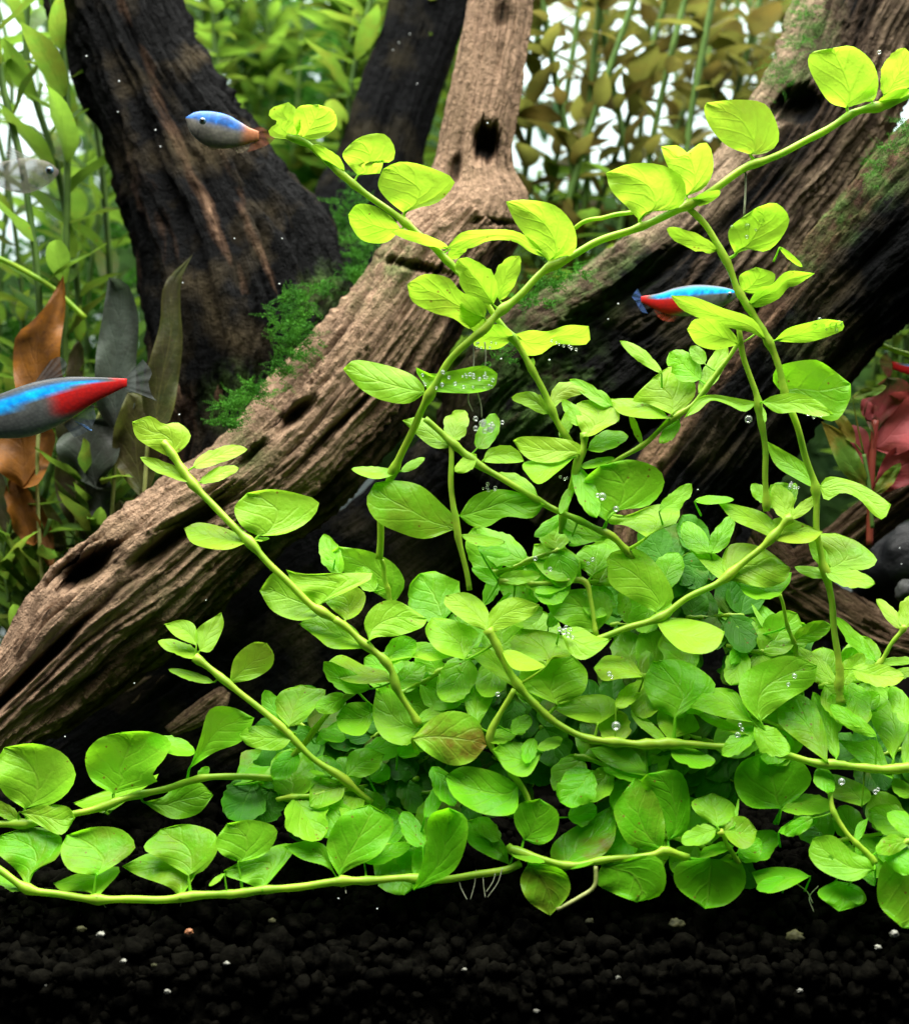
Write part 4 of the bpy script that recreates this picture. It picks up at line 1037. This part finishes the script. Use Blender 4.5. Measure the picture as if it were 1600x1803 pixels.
# long narrow leaved stems on the left
TX = [10, 60, 125, 165, 215, 30, 100, 250, 180, -20, 75]
for i, (x, lean, dp) in enumerate([(10, 60, 520), (60, 80, 640), (125, -10, 560), (165, 30, 750), (215, -60, 900), (30, -30, 950), (100, 40, 1100), (250, -100, 1200), (180, -60, 1300), (-20, 60, 800), (75, 20, 1500)]):
    water_stem(nth('tall narrow leaved stem', x, TX, 'at the left side'), [(x + lean * .2, 880, dp), (x + lean, 600, dp), (x + lean * .6, 330, dp), (x - 10, 120, dp), (x - 40 + lean * .4, -60, dp)], 7.5 if dp < 800 else 5.5, 'bgleaf', 'lance', 78, 175, 'tall narrow leaved stems at the left side', rb, per=2, up=.9, skip=.1)
LX = [rb.uniform(-20, 240) for _ in range(20)]
for i, x in enumerate(LX):
    dp = rb.uniform(420, 820); y = rb.uniform(900, 1150)
    water_stem(nth('low strap leaved green plant', x, LX, 'beside the long log'), [(x, y + 60, dp), (x + rb.uniform(-15, 15), y - 20, dp), (x + rb.uniform(-30, 30), y - 110, dp - 10)], 4.5, 'bgleaf', 'lance', 34, 150, 'low strap leaved plants left of the log', rb, per=2, up=1.2)
GX = [rb.uniform(1500, 1660) for _ in range(18)]
for i, x in enumerate(GX):
    dp = rb.uniform(700, 1300)
    water_stem(nth('soft green stem', x, GX, 'in the gap at the right edge'), [(x - 20, 1000, dp), (x, 820, dp), (x + 10, 640, dp), (x + 30, 480, dp), (x + 10, 300, dp)], 6, 'bgleaf', 'oval', 60, 100, 'soft green stems in the right edge gap', rb)

def blade_plant(label, name, mat, smat, lst, stem, cat='water plant', r=5):
    sp = np.array(stem, float); root = empty(name, P(*sp[0]), label, cat); O = Vector(root.location)
    V, F, U = tube(PA(catmull(sp, 24)), r * S, 7); link('stem', mesh('stem', V, F, M[smat], U, origin=O), root)
    for li, line in enumerate(x.strip() for x in lst.strip().splitlines()):
        rs = np.random.RandomState(li * 17 + int(abs(sp[0, 0]))); body, o = parse_leaf(line[1:])
        if line[0] == 's': Lc, Rc = chains(*[float(v) for v in body], rs, bend=o.get('k', 0))
        else:
            q = [np.array([float(v) for v in s_.split()]).reshape(-1, 2) for s_ in ' '.join(body).split(';')]
            Lc = outline(q[0], q[1], q[2]); Rc = outline(q[0], q[3], q[2])
        k = int(np.hypot(sp[:, 0] - Lc[0][0], sp[:, 1] - Lc[0][1]).argmin())
        me = leaf_mesh(Lc, Rc, sp[k, 2] + o.get('o', 0), rs, o.get('a', .2), o.get('c', .12), o.get('g', .5), o.get('b', .12 if mat == 'red' else .75), P(*sp[k]), mat=M[mat], ripple=3.6, a_x=rs.uniform(-.3, .3))
        me.transform(Matrix.Translation(-O)); link('leaf', me, root)
    return root
blade_plant('orange brown upright leaf with wavy edges left of the grey leaf', 'broad_leaf_plant', 'crypt', 'oldstem', """
p 72 700 ; 30 690 26 600 52 570 80 540 ; 112 484 ; 116 540 106 620 112 680 100 710 ; g=.05 a=.1
p 40 860 ; -10 820 -20 760 ; 10 740 ; 60 735 96 760 92 800 70 850 ; g=.15
s 60 960 20 840 26 26 g=.1
s 90 1000 60 880 14 18 g=.2""", [(80, 1080, 420), (70, 950, 410), (66, 820, 400), (72, 700, 395)], r=4)
blade_plant('dull grey green upright leaf beside the left trunk', 'broad_leaf_plant', 'grey', 'oldstem', """
p 205 760 ; 172 720 168 640 180 560 ; 192 488 ; 225 500 244 560 240 640 236 720 ; g=.2 a=.1
p 170 860 ; 120 830 100 780 ; 150 740 ; 200 740 210 800 ; g=.6
s 190 930 160 800 24 24 g=.8""", [(200, 1050, 400), (196, 950, 395), (200, 860, 390), (205, 760, 385)], r=4)
blade_plant('olive leaf with wavy yellow edge rising in front of the left trunk', 'broad_leaf_plant', 'drab', 'oldstem', """
p 262 760 ; 250 700 262 640 282 570 290 500 ; 340 448 ; 320 490 318 540 322 600 316 660 300 740 ; g=.9 b=.5
p 250 880 ; 205 820 200 760 ; 225 690 ; 262 700 282 760 272 840 ; g=.7
s 262 960 300 850 22 18 g=.8
s 245 1000 210 880 24 20 g=.9""", [(250, 1060, 350), (250, 960, 345), (255, 860, 340), (262, 760, 335)], r=4)
blade_plant('low clump of dark mottled brown leaves behind the large neon fish', 'broad_leaf_plant', 'drab', 'oldstem', """
p 150 960 ; 110 900 96 840 ; 110 760 ; 150 790 170 860 165 930 ; g=.8
p 20 960 ; -20 880 -10 800 ; 30 720 ; 50 800 50 880 40 940 ; g=.9
p 120 980 ; 60 950 30 900 ; 20 850 ; 70 870 110 920 ; g=.6
p 180 1000 ; 190 930 230 880 ; 268 840 ; 262 900 225 970 ; g=.9
s 140 820 100 700 20 18 g=.95
s 230 780 232 640 16 18 g=.95
s 130 700 140 600 18 14 g=.9""", [(130, 1060, 460), (135, 960, 455), (140, 820, 450), (180, 720, 450)], r=4)
blade_plant('rose red leaved plant at the right edge under the mossy log', 'red_plant', 'red', 'redstem', """
p 1528 830 ; 1500 790 ; 1478 752 ; 1500 748 1528 765 ; g=.15
p 1535 790 ; 1548 720 1575 690 ; 1640 700 ; 1640 760 1580 800 ; g=.05
p 1540 770 ; 1520 730 1530 690 ; 1560 665 ; 1590 668 1600 690 1560 740 ; g=.6 b=1
p 1535 860 ; 1560 800 1600 780 ; 1660 790 ; 1640 830 1580 860 ; g=.8
s 1532 740 1520 700 12 12 g=.3
s 1540 865 1600 830 14 14 g=.7""", [(1530, 960, 330), (1532, 860, 330), (1536, 790, 330), (1540, 740, 330)], r=7)
blade_plant('green blade leaves in front of the red plant at the right edge', 'broad_leaf_plant', 'bgleaf', 'bgstem', """
p 1524 858 ; 1490 840 1470 810 ; 1445 742 ; 1480 760 1510 800 1526 840 ; g=.2
s 1540 870 1585 815 12 12 g=.2
s 1500 700 1560 680 10 10 g=.2
s 1505 780 1470 720 14 10 g=.2""", [(1535, 930, 300), (1530, 860, 300), (1520, 800, 310)], r=4)
creeping('light green runner crossing the gap at the right edge above the red plant', [(1460, 540, 420), (1540, 600, 420), (1600, 625, 420), (1680, 650, 420)], 6, '', name='water_runner', cat='water plant')
creeping('light green runner crossing behind the leaves at the left edge', [(-40, 440, 480), (30, 470, 480), (90, 505, 480), (150, 560, 490)], 6.5, '', name='water_runner', cat='water plant')
creeping('thin tendril reaching left from the upper right stem leaf', [(1115, 372, 20), (1070, 382, 40), (1040, 386, 60), (1012, 402, 80)], 4.5, '', name='water_runner', cat='water plant')

# ------------------------------------------------------------------ moss tufts
def moss(label, spots, n, seed, size=11.0, mk='moss'):
    rs = np.random.RandomState(seed); Vs, Fs = [], []; k = 0
    for (x, y, d_, rx, ry) in spots:
        m = int(n * rx * ry / 3000.0) + 20
        for _ in range(m):
            q = rs.randn(3) * .5; bx, by, bd = x + q[0] * rx, y + q[1] * ry, d_ + abs(q[2]) * 14
            a = rs.uniform(0, 6.28); fr = rs.randint(5, 16); dx, dy = math.cos(a), -abs(math.sin(a)) * .9 + .35; cu = rs.uniform(-.16, .16)
            for j in range(fr):     # a frond: pairs of tiny leaflets along a thread
                dx, dy = dx * math.cos(cu) - dy * math.sin(cu), dx * math.sin(cu) + dy * math.cos(cu); bx += dx * 3.6; by += dy * 3.6; cx, cy, cd = bx, by, bd - j * 1.2
                for sg in (-1, 1):
                    l = size * .8 * rs.uniform(.5, 1.0) * (1 - j / (fr + 3)); ex, ey = cx + (-dy * sg + dx * .6) * l, cy + (dx * sg + dy * .6) * l
                    w_ = l * .28; ed = cd + rs.uniform(-5, 5)
                    Vs += [P(cx, cy, cd), P((cx + ex) / 2 - dx * w_, (cy + ey) / 2 - dy * w_, (cd + ed) / 2 - 1), P(ex, ey, ed), P((cx + ex) / 2 + dx * w_, (cy + ey) / 2 + dy * w_, (cd + ed) / 2 - 1)]
                    Fs.append((k, k + 1, k + 2, k + 3)); k += 4
    tag(link('moss', mesh('moss', Vs, Fs, M[mk], smooth=False)), label, 'moss', None, 'stuff')
moss('bright green moss along the foot of the left trunk beside the long log', [(540, 520, 330, 26, 26), (510, 560, 320, 30, 30), (520, 600, 300, 30, 34), (500, 645, 290, 24, 30), (450, 690, 270, 30, 18), (410, 715, 240, 22, 18), (395, 745, 220, 14, 12)], 105, 3)
moss('dark moss strands hanging in the gap behind the upper centre stem', [(610, 380, 600, 14, 60), (625, 450, 520, 18, 50), (635, 490, 450, 20, 26)], 110, 4)
moss('dim green moss on the diagonal log under the long stem', [(960, 505, 260, 40, 16), (1000, 480, 260, 30, 14), (930, 530, 250, 40, 14), (880, 620, 250, 14, 30)], 26, 5)
moss('yellow green moss on the upper edge of the log at top right', [(1400, 60, 360, 14, 50), (1370, 130, 340, 12, 40), (1420, 10, 380, 14, 30)], 22, 6, 7)
moss('moss crust on the upper edge of the right edge log', [(1540, 300, 190, 16, 22), (1565, 262, 190, 16, 18), (1595, 225, 190, 12, 14)], 50, 7, 7)
moss('fine green plants covering the ground behind the left leaves', [(140, 640, 900, 130, 90), (100, 760, 800, 130, 70), (130, 480, 1100, 120, 80), (40, 620, 950, 60, 100)], 12, 8, 26)
moss('bright small leaved bush far back between the black trunks', [(560, 150, 1650, 90, 60), (570, 230, 1550, 80, 60), (540, 300, 1450, 60, 50), (470, 110, 1700, 70, 80), (600, 60, 1750, 80, 60)], 22, 9, 28)

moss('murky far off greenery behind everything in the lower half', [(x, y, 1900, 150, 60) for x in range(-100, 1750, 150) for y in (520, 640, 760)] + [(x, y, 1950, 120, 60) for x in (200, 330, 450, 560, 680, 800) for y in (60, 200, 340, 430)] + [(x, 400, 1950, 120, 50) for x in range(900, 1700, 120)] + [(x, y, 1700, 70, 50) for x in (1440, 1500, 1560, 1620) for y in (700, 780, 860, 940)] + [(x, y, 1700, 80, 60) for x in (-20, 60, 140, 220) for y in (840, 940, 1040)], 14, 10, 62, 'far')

# ------------------------------------------------------------------ fish
def fish_mat(name, rough=.25, trans=0.0, metal=0.0):
    m, nt, out = newmat(name); g = G(nt); a = g.attr('paint').outputs['Color']; geo = g.n('ShaderNodeNewGeometry').outputs['Position']
    vo = g.n('ShaderNodeTexVoronoi'); g.put(vo.inputs['Vector'], geo); vo.inputs['Scale'].default_value = 1500
    c = g.mix(g.math('MULTIPLY', vo.outputs['Distance'], .35), a, (.02, .02, .03))
    b = g.principled(c, rough + .1, .18, g.bump(vo.outputs['Distance'], .08, .0002), Metallic=metal, Coat_Weight=0.0)
    if trans:
        tr = g.n('ShaderNodeBsdfTransparent'); mx = g.n('ShaderNodeMixShader'); mx.inputs[0].default_value = trans; g.put(mx.inputs[1], b); g.put(mx.inputs[2], tr.outputs[0]); b = mx.outputs[0]
    nt.links.new(b, out.inputs[0]); return m
M['fish'] = fish_mat('fish_skin', .28, 0, 0); M['fin'] = fish_mat('fish_fin', .4, .38); M['ghost'] = fish_mat('clear_fish_skin', .4, .55)
M['eye'] = plain('fish_eye', (.01, .01, .012), .1, .8); M['iris'] = plain('fish_iris', (.06, .13, .20), .2, .6)
def fish(label, top, bot, d_, thick, paint, eye, fins, name='fish', mat='fish', er=7):
    n, m = 40, 28
    T = catmull(top, n); B = catmull(bot, n); c = (T + B) / 2; h = (T - B) / 2; rr = np.linalg.norm(h, axis=1)
    th = np.linspace(0, 2 * np.pi, m, endpoint=False); env = np.sqrt(np.clip(np.linspace(0, 1, n) * 6, 0, 1)) * (1 - .55 * np.linspace(0, 1, n))
    X = c[:, 0:1] + h[:, 0:1] * np.cos(th); Y = c[:, 1:2] + h[:, 1:2] * np.cos(th); Z = d_ - (np.minimum(rr, rr.max()) * thick * (.45 + .55 * env))[:, None] * np.sin(th)
    V = PA(np.stack([X.ravel(), Y.ravel(), Z.ravel()], 1)); t = np.repeat(np.linspace(0, 1, n), m); s = np.tile(np.cos(th), n)
    O = Vector(P(*c[n // 2], d_)); root = empty(name, O, label, 'fish')
    V = np.vstack([V, V[:m].mean(0), V[-m:].mean(0)]); F = grid_faces(n, m, True); j = np.arange(m); j2 = (j + 1) % m; e = (n - 1) * m
    Tm = np.concatenate([F[:, [0, 1, 2]], F[:, [0, 2, 3]], np.stack([j2, j, np.full(m, n * m)], 1), np.stack([e + j, e + j2, np.full(m, n * m + 1)], 1)])
    t = np.r_[t, 0, 1]; s = np.r_[s, 0, 0]
    link('body', mesh('body', V, Tm, M[mat], None, {'paint': paint(t, s)}, origin=O), root)
    if eye:
        import bmesh
        for r_, mk, nm, dz in ((er, 'iris', 'eye', 0), (er * .62, 'eye', 'pupil', -er * .7)):
            bm = bmesh.new(); bmesh.ops.create_uvsphere(bm, u_segments=16, v_segments=10, radius=r_ * S); me = bpy.data.meshes.new(nm); bm.to_mesh(me); bm.free(); me.materials.append(M[mk])
            for p in me.polygons: p.use_smooth = True
            o = link(nm, me, root if nm == 'eye' else eo); 
            if nm == 'eye': eo = o; o.location = Vector(P(eye[0], eye[1], d_ - eye[2])) - O
            else: o.location = (0, dz * S, 0)
    for nm, pts, col in fins:
        q = np.array(pts, float); a_, b_ = q[0], q[1]   # first two points: the root line; the rest: outer edge
        outer = catmull(q[2:], 14); inner = a_ + (b_ - a_) * np.linspace(0, 1, 14)[:, None]
        k = np.linspace(0, 1, 8)[None, :, None]; G_ = inner[:, None] * (1 - k) + outer[:, None] * k
        ray = np.sin(np.linspace(0, 14 * 1.9, 14))[:, None] * k[:, :, 0] * 1.2
        V = PA(np.stack([G_[..., 0].ravel(), G_[..., 1].ravel(), (d_ + ray).ravel()], 1))
        rayc = (.65 + .35 * np.abs(np.sin(np.linspace(0, 14 * 1.9, 14))))[:, None] * np.ones((1, 8))
        link(nm, mesh(nm, V, grid_faces(14, 8), M['fin'], None, {'paint': rayc.ravel()[:, None] * np.array(col)[None]}, origin=O), root)
    return root
sm = lambda a, b, x: (lambda q: q * q * (3 - 2 * q))(np.clip((x - a) / (b - a), 0, 1))
def neon(t, s, k0=.8, t0=.32, top=.74, red=.55, l0=.16):
    """t from nose (0) to tail (1), s from belly (-1) to back (1); the stripe narrows upward to the tail"""
    n = len(t); speck = .75 + .5 * vnoise(t * 70, s * 16, 3.3)
    lo = np.clip(l0 + k0 * (t - t0), -.02, .68)
    c = np.tile(np.array([.12, .13, .12]), (n, 1)) * speck[:, None]
    belly = sm(-.3, -.9, s)[:, None]; c = c * (1 - belly) + belly * np.array([.26, .30, .27])
    back = sm(top - .06, top + .1, s)[:, None]; c = c * (1 - back) + back * np.array([.018, .022, .024])
    rb = -.35 - 1.4 * (t - red) * 2
    r = (sm(red, red + .10, t) * sm(lo - .02, lo - .16, s) * sm(rb - .3, rb + .1, s))[:, None]; r = np.maximum(r, sm(.90, .97, t)[:, None]); c = c * (1 - r) + r * np.array([.62, .015, .012])
    c = c * (1 - .6 * np.exp(-((t - .20 + .03 * s * s) / .012) ** 2) * (np.abs(s) < .8))[:, None]
    b = (sm(lo - .07, lo + .06, s) * sm(top + .08, top - .10, s) * sm(.92, .80, t))[:, None]
    gl = vnoise(t * 60, s * 7, 1.0)
    c = c * (1 - b) + b * np.stack([.0 * gl, .20 + .40 * gl, .75 + .5 * gl], 1)
    return c
fish('large neon fish with blue stripe and red tail half swimming out of the left edge',
     [(-105, 745), (-60, 718), (0, 694), (60, 673), (110, 664), (170, 664), (224, 667)], [(-105, 750), (-60, 768), (0, 772), (55, 768), (110, 746), (165, 710), (224, 680)], 20, .42,
     lambda t, s: neon(t, s), (-75, 738, 18),
     [('tail_fin', [(220, 665), (220, 686), (252, 632), (268, 655), (262, 675), (272, 702), (292, 712)], (.16, .18, .17)), ('anal_fin', [(112, 748), (165, 712), (132, 770), (150, 762), (162, 752), (170, 735)], (.10, .13, .14)),
      ('dorsal_fin', [(62, 672), (100, 666), (88, 636), (104, 628), (118, 640), (112, 665)], (.12, .13, .13)), ('pelvic_fin', [(128, 738), (134, 742), (150, 752), (158, 758), (163, 757), (150, 748)], (.15, .4, .9))], 'neon_fish', er=9)
def pale(t, s):
    c = np.tile(np.array([.17, .165, .135]), (len(t), 1)) * (.8 + .4 * vnoise(t * 40, s * 10, 1.))[:, None]
    b = (sm(.15, .45, s) * sm(.98, .60, t) * .95)[:, None]; c = c * (1 - b) + b * np.array([.01, .13, .48]) * (.4 + 1.1 * vnoise(t * 30, s * 6, 2.))[:, None]
    c = c * (1 - .6 * np.exp(-((t - .27 + .04 * s * s) / .014) ** 2) * (s < .6))[:, None]
    o = sm(.72, .88, t)[:, None]; return c * (1 - o) + o * np.array([.42, .16, .07])
fish('small silver fish with blue back and rusty tail in front of the left trunk',
     [(327, 207), (345, 197), (372, 196), (400, 202), (422, 214), (440, 225), (456, 231)], [(327, 210), (338, 236), (362, 256), (392, 262), (420, 258), (440, 252), (456, 247)], 150, .45, pale, (357, 213, 22),
     [('tail_fin', [(440, 228), (442, 252), (458, 222), (484, 238), (476, 252), (455, 262), (436, 268)], (.26, .085, .035)), ('anal_fin', [(400, 256), (432, 250), (412, 266), (424, 270), (436, 262), (440, 252)], (.35, .28, .18)),
      ('pelvic_fin', [(365, 254), (378, 257), (368, 262), (376, 264), (384, 262), (386, 257)], (.4, .35, .2))], 'neon_fish', er=6.5)
fish('small neon fish with bright blue line and red patch partly behind a leaf at right',
     [(1300, 515), (1285, 508), (1260, 503), (1225, 501), (1190, 506), (1160, 516), (1128, 522)], [(1300, 517), (1288, 530), (1262, 545), (1225, 556), (1190, 556), (1160, 548), (1128, 532)], 150, .5,
     lambda t, s: neon(t, s, k0=.1, t0=.2, top=.86, red=.50, l0=.30), (1284, 518, 10),
     [('tail_fin', [(1130, 522), (1130, 534), (1122, 508), (1112, 522), (1118, 530), (1128, 548), (1140, 552)], (.08, .16, .45)), ('anal_fin', [(1195, 555), (1158, 546), (1185, 566), (1172, 566), (1160, 560), (1150, 546)], (.6, .08, .04))], 'neon_fish', er=5)
def ghost(t, s):
    c = np.tile(np.array([.20, .18, .15]), (len(t), 1)); k = (vnoise(t * 16, s * 4, 5.) > .68) * .85
    return c * (1 - k[:, None]) + k[:, None] * np.array([.02, .02, .03])
fish('pale see-through fish with dark spots at the left edge between the plants',
     [(104, 300), (85, 285), (50, 278), (15, 282), (-30, 295)], [(104, 306), (85, 325), (50, 340), (15, 335), (-30, 315)], 380, .4, ghost, (88, 300, 14),
     [('tail_fin', [(-28, 296), (-28, 314), (-50, 270), (-62, 300), (-55, 320), (-50, 335)], (.3, .3, .25)), ('dorsal_fin', [(55, 278), (30, 280), (20, 258), (12, 266), (12, 274), (18, 281)], (.3, .3, .25))], 'glass_fish', 'ghost', 8)
fish('neon fish of which only the red tail half shows at the right edge',
     [(1740, 640), (1700, 628), (1650, 632), (1600, 640), (1570, 636)], [(1740, 645), (1700, 668), (1650, 668), (1600, 660), (1570, 650)], 340, .5, lambda t, s: neon(t, s, red=.45), (1728, 642, 10),
     [('tail_fin', [(1572, 637), (1572, 650), (1560, 620), (1548, 632), (1550, 645), (1560, 662), (1566, 664)], (.4, .1, .08))], 'neon_fish', er=5)

# ------------------------------------------------------------------ bubbles on the leaves and specks in the water
def glassm():
    m, nt, out = newmat('bubble'); g = G(nt)
    gl = g.n('ShaderNodeBsdfGlossy'); gl.inputs['Roughness'].default_value = .08; gl.inputs[0].default_value = (1, 1, 1, 1)
    tr = g.n('ShaderNodeBsdfTransparent'); fr = g.n('ShaderNodeFresnel'); fr.inputs[0].default_value = 1.5
    df = g.n('ShaderNodeBsdfDiffuse'); df.inputs[0].default_value = (.85, .95, .85, 1)
    m1 = g.n('ShaderNodeMixShader'); g.put(m1.inputs[0], g.math('MULTIPLY_ADD', fr.outputs[0], .8, .0, clamp=True)); g.put(m1.inputs[1], tr.outputs[0]); g.put(m1.inputs[2], gl.outputs[0])
    m2 = g.n('ShaderNodeMixShader'); m2.inputs[0].default_value = .10; g.put(m2.inputs[1], m1.outputs[0]); g.put(m2.inputs[2], df.outputs[0])
    nt.links.new(m2.outputs[0], out.inputs[0]); return m
M['bubble'] = glassm()
import bmesh
bm = bmesh.new(); bmesh.ops.create_uvsphere(bm, u_segments=14, v_segments=9, radius=1); BUB = bpy.data.meshes.new('air_bubble'); bm.to_mesh(BUB); bm.free(); BUB.materials.append(M['bubble'])
for p_ in BUB.polygons: p_.use_smooth = True
def bub(x, y, d_, r, label, group):
    o = link('air_bubble', BUB); o.location = P(x, y, d_); o.scale = (r * S * .85,) * 3; tag(o, label, 'bubble', group)
def cluster(lst, d_, label, group):
    for x, y, r in lst: bub(x, y, d_, r, label, group)
rq = random.Random(3)
cluster([(1433, 570, 6), (1448, 573, 4), (1455, 580, 3), (1466, 572, 8), (1476, 570, 7), (1442, 562, 4), (1472, 582, 4)], -24, 'round air bubble on the tip of the narrow leaf at right', 'bubbles on the narrow right leaf tip')
cluster([(1315, 398, 6), (1340, 389, 6), (1314, 417, 4), (1288, 400, 4), (1330, 405, 3)], -18, 'air bubble on the leaf below the thin hanging root thread', 'bubbles on the leaf under the root thread')
cluster([(965, 377, 4), (952, 385, 3), (945, 387, 3), (974, 390, 3)], -8, 'tiny bubble on the pointed upright leaf at upper centre', 'bubbles on the pointed upright leaf')
cluster([(1463, 108, 4), (1458, 112, 3), (1470, 112, 3), (1547, 92, 4)], -14, 'tiny bubble on the big top right leaf', 'bubbles on the top right leaves')
cluster([(972 + i * 7 + rq.uniform(-2, 2), 600 + (i * 2.4) + rq.uniform(-2, 2), rq.uniform(2.2, 4)) for i in range(7)], 4, 'tiny pearl bubble under the edge of the long central leaf', 'pearl bubbles under the long central leaf')
cluster([(740 + rq.uniform(0, 130), 668 + rq.uniform(-14, 16), rq.uniform(2.2, 4.6)) for i in range(26)], -22, 'pearl bubble covering the leaf above the dark bubbly leaf', 'pearl bubbles on the frosted central leaf')
cluster([(836 + rq.uniform(0, 50), 735 + rq.uniform(0, 34), rq.uniform(3, 6.5)) for i in range(16)], -24, 'air bubble on the small dark leaf at the centre', 'bubbles on the small dark leaf')
cluster([(840 + rq.uniform(-10, 40), 606 + rq.uniform(-4, 8), rq.uniform(2, 3.4)) for i in range(9)], -14, 'tiny bubble hanging under the node where two stems cross', 'bubbles at the stem crossing')
cluster([(1060, 874, 8), (1084, 896, 6), (1052, 872, 5)], -36, 'white bubble at the lower edge of the big round leaf', 'bubbles on the big round leaf')
cluster([(992, 1112, 7), (1000, 1118, 6), (985, 1108, 5), (1004, 1108, 4), (996, 1104, 4), (1008, 1122, 4)], -66, 'air bubble in the bunch on the pale mottled carpet leaf', 'bubble bunch on the pale carpet leaf')
cluster([(1084, 1278, 9)], -84, 'large bubble cupped in the small rounded yellow leaf', None)
cluster([(1398, 1190, 5), (1387, 1205, 4)], -86, 'white bubble on the large smooth leaf at right', 'bubbles on the large smooth leaf')
cluster([(1481, 1376, 7)], -92, 'white bubble on the folded leaf below the right stem', None)
cluster([(1540, 1394, 5), (1545, 1390, 4), (1298, 1294, 6), (1306, 1284, 4), (1302, 1276, 4)], -84, 'small white bubble in the right half of the carpet', 'scattered carpet bubbles at right')
cluster([(876, 1222, 5), (1072, 1186, 5), (1077, 1192, 4)], -70, 'small white bubble in the middle of the carpet', 'scattered carpet bubbles in the middle')
cluster([(1430, 722, 4), (1422, 728, 5), (1410, 724, 3), (1436, 728, 3), (1432, 734, 4), (1445, 732, 3), (1317, 738, 8)], -26, 'green tinted bubble under the arched leaf at right', 'bubbles under the arched right leaf')
cluster([(960 + rq.uniform(-16, 40), 830 + rq.uniform(-14, 14), rq.uniform(2, 4)) for i in range(10)], -20, 'tiny bubble on the pale leaf below the yellow leaf', 'bubbles on the pale central leaf')
cluster([(860 + rq.uniform(-10, 14), 856 + rq.uniform(-8, 8), rq.uniform(2.5, 4.5)) for i in range(6)], 10, 'tiny bubble in the dark gap beside the sloping stem', 'bubbles beside the sloping stem')
cluster([(1400 + rq.uniform(-14, 10), 853 + rq.uniform(-6, 8), rq.uniform(2.5, 4.5)) for i in range(6)], -18, 'tiny bubble above the yellow crown at right', 'bubbles above the yellow crown')
cluster([(942, 1013 - 30, 5), (968, 1002, 5), (1043, 985, 5), (1035, 992, 4)], -20, 'small bubble on the glossy pointed carpet leaf', 'bubbles on the glossy pointed leaves')
M['speck'] = plain('speck', (.75, .80, .80), .4)
for x, y, d_, r in [(153, 99, 380, 4), (210, 143, 380, 4), (208, 197, 380, 3), (274, 229, 380, 3.5), (283, 258, 380, 3), (721, 60, 700, 3), (702, 75, 700, 3), (692, 88, 700, 3), (734, 148, 700, 3), (858, 217, 300, 4), (497, 420, 250, 3), (492, 500, 250, 4), (413, 420, 250, 3), (322, 498, 250, 3), (316, 730, 200, 4), (363, 1057, 180, 3), (237, 1203, 160, 3), (115, 1297, 100, 3),
                    (1088, 535, 230, 4), (1070, 562, 230, 3), (882, 632, 120, 4), (967, 634, 120, 5), (1228, 862, 200, 3), (1583, 965, 300, 3), (1586, 993, 300, 3), (596, 1582, -120, 3), (664, 1600, -125, 3), (905, 500, 200, 3), (640, 1000, 200, 3)]:
    o = link('drifting_speck', BUB.copy()); o.data.materials[0] = M['speck']; o.location = P(x, y, d_); o.scale = (r * S * .42, r * S * .45, r * S * .38); tag(o, 'tiny white speck drifting in the water', 'speck', 'white specks drifting in the water')
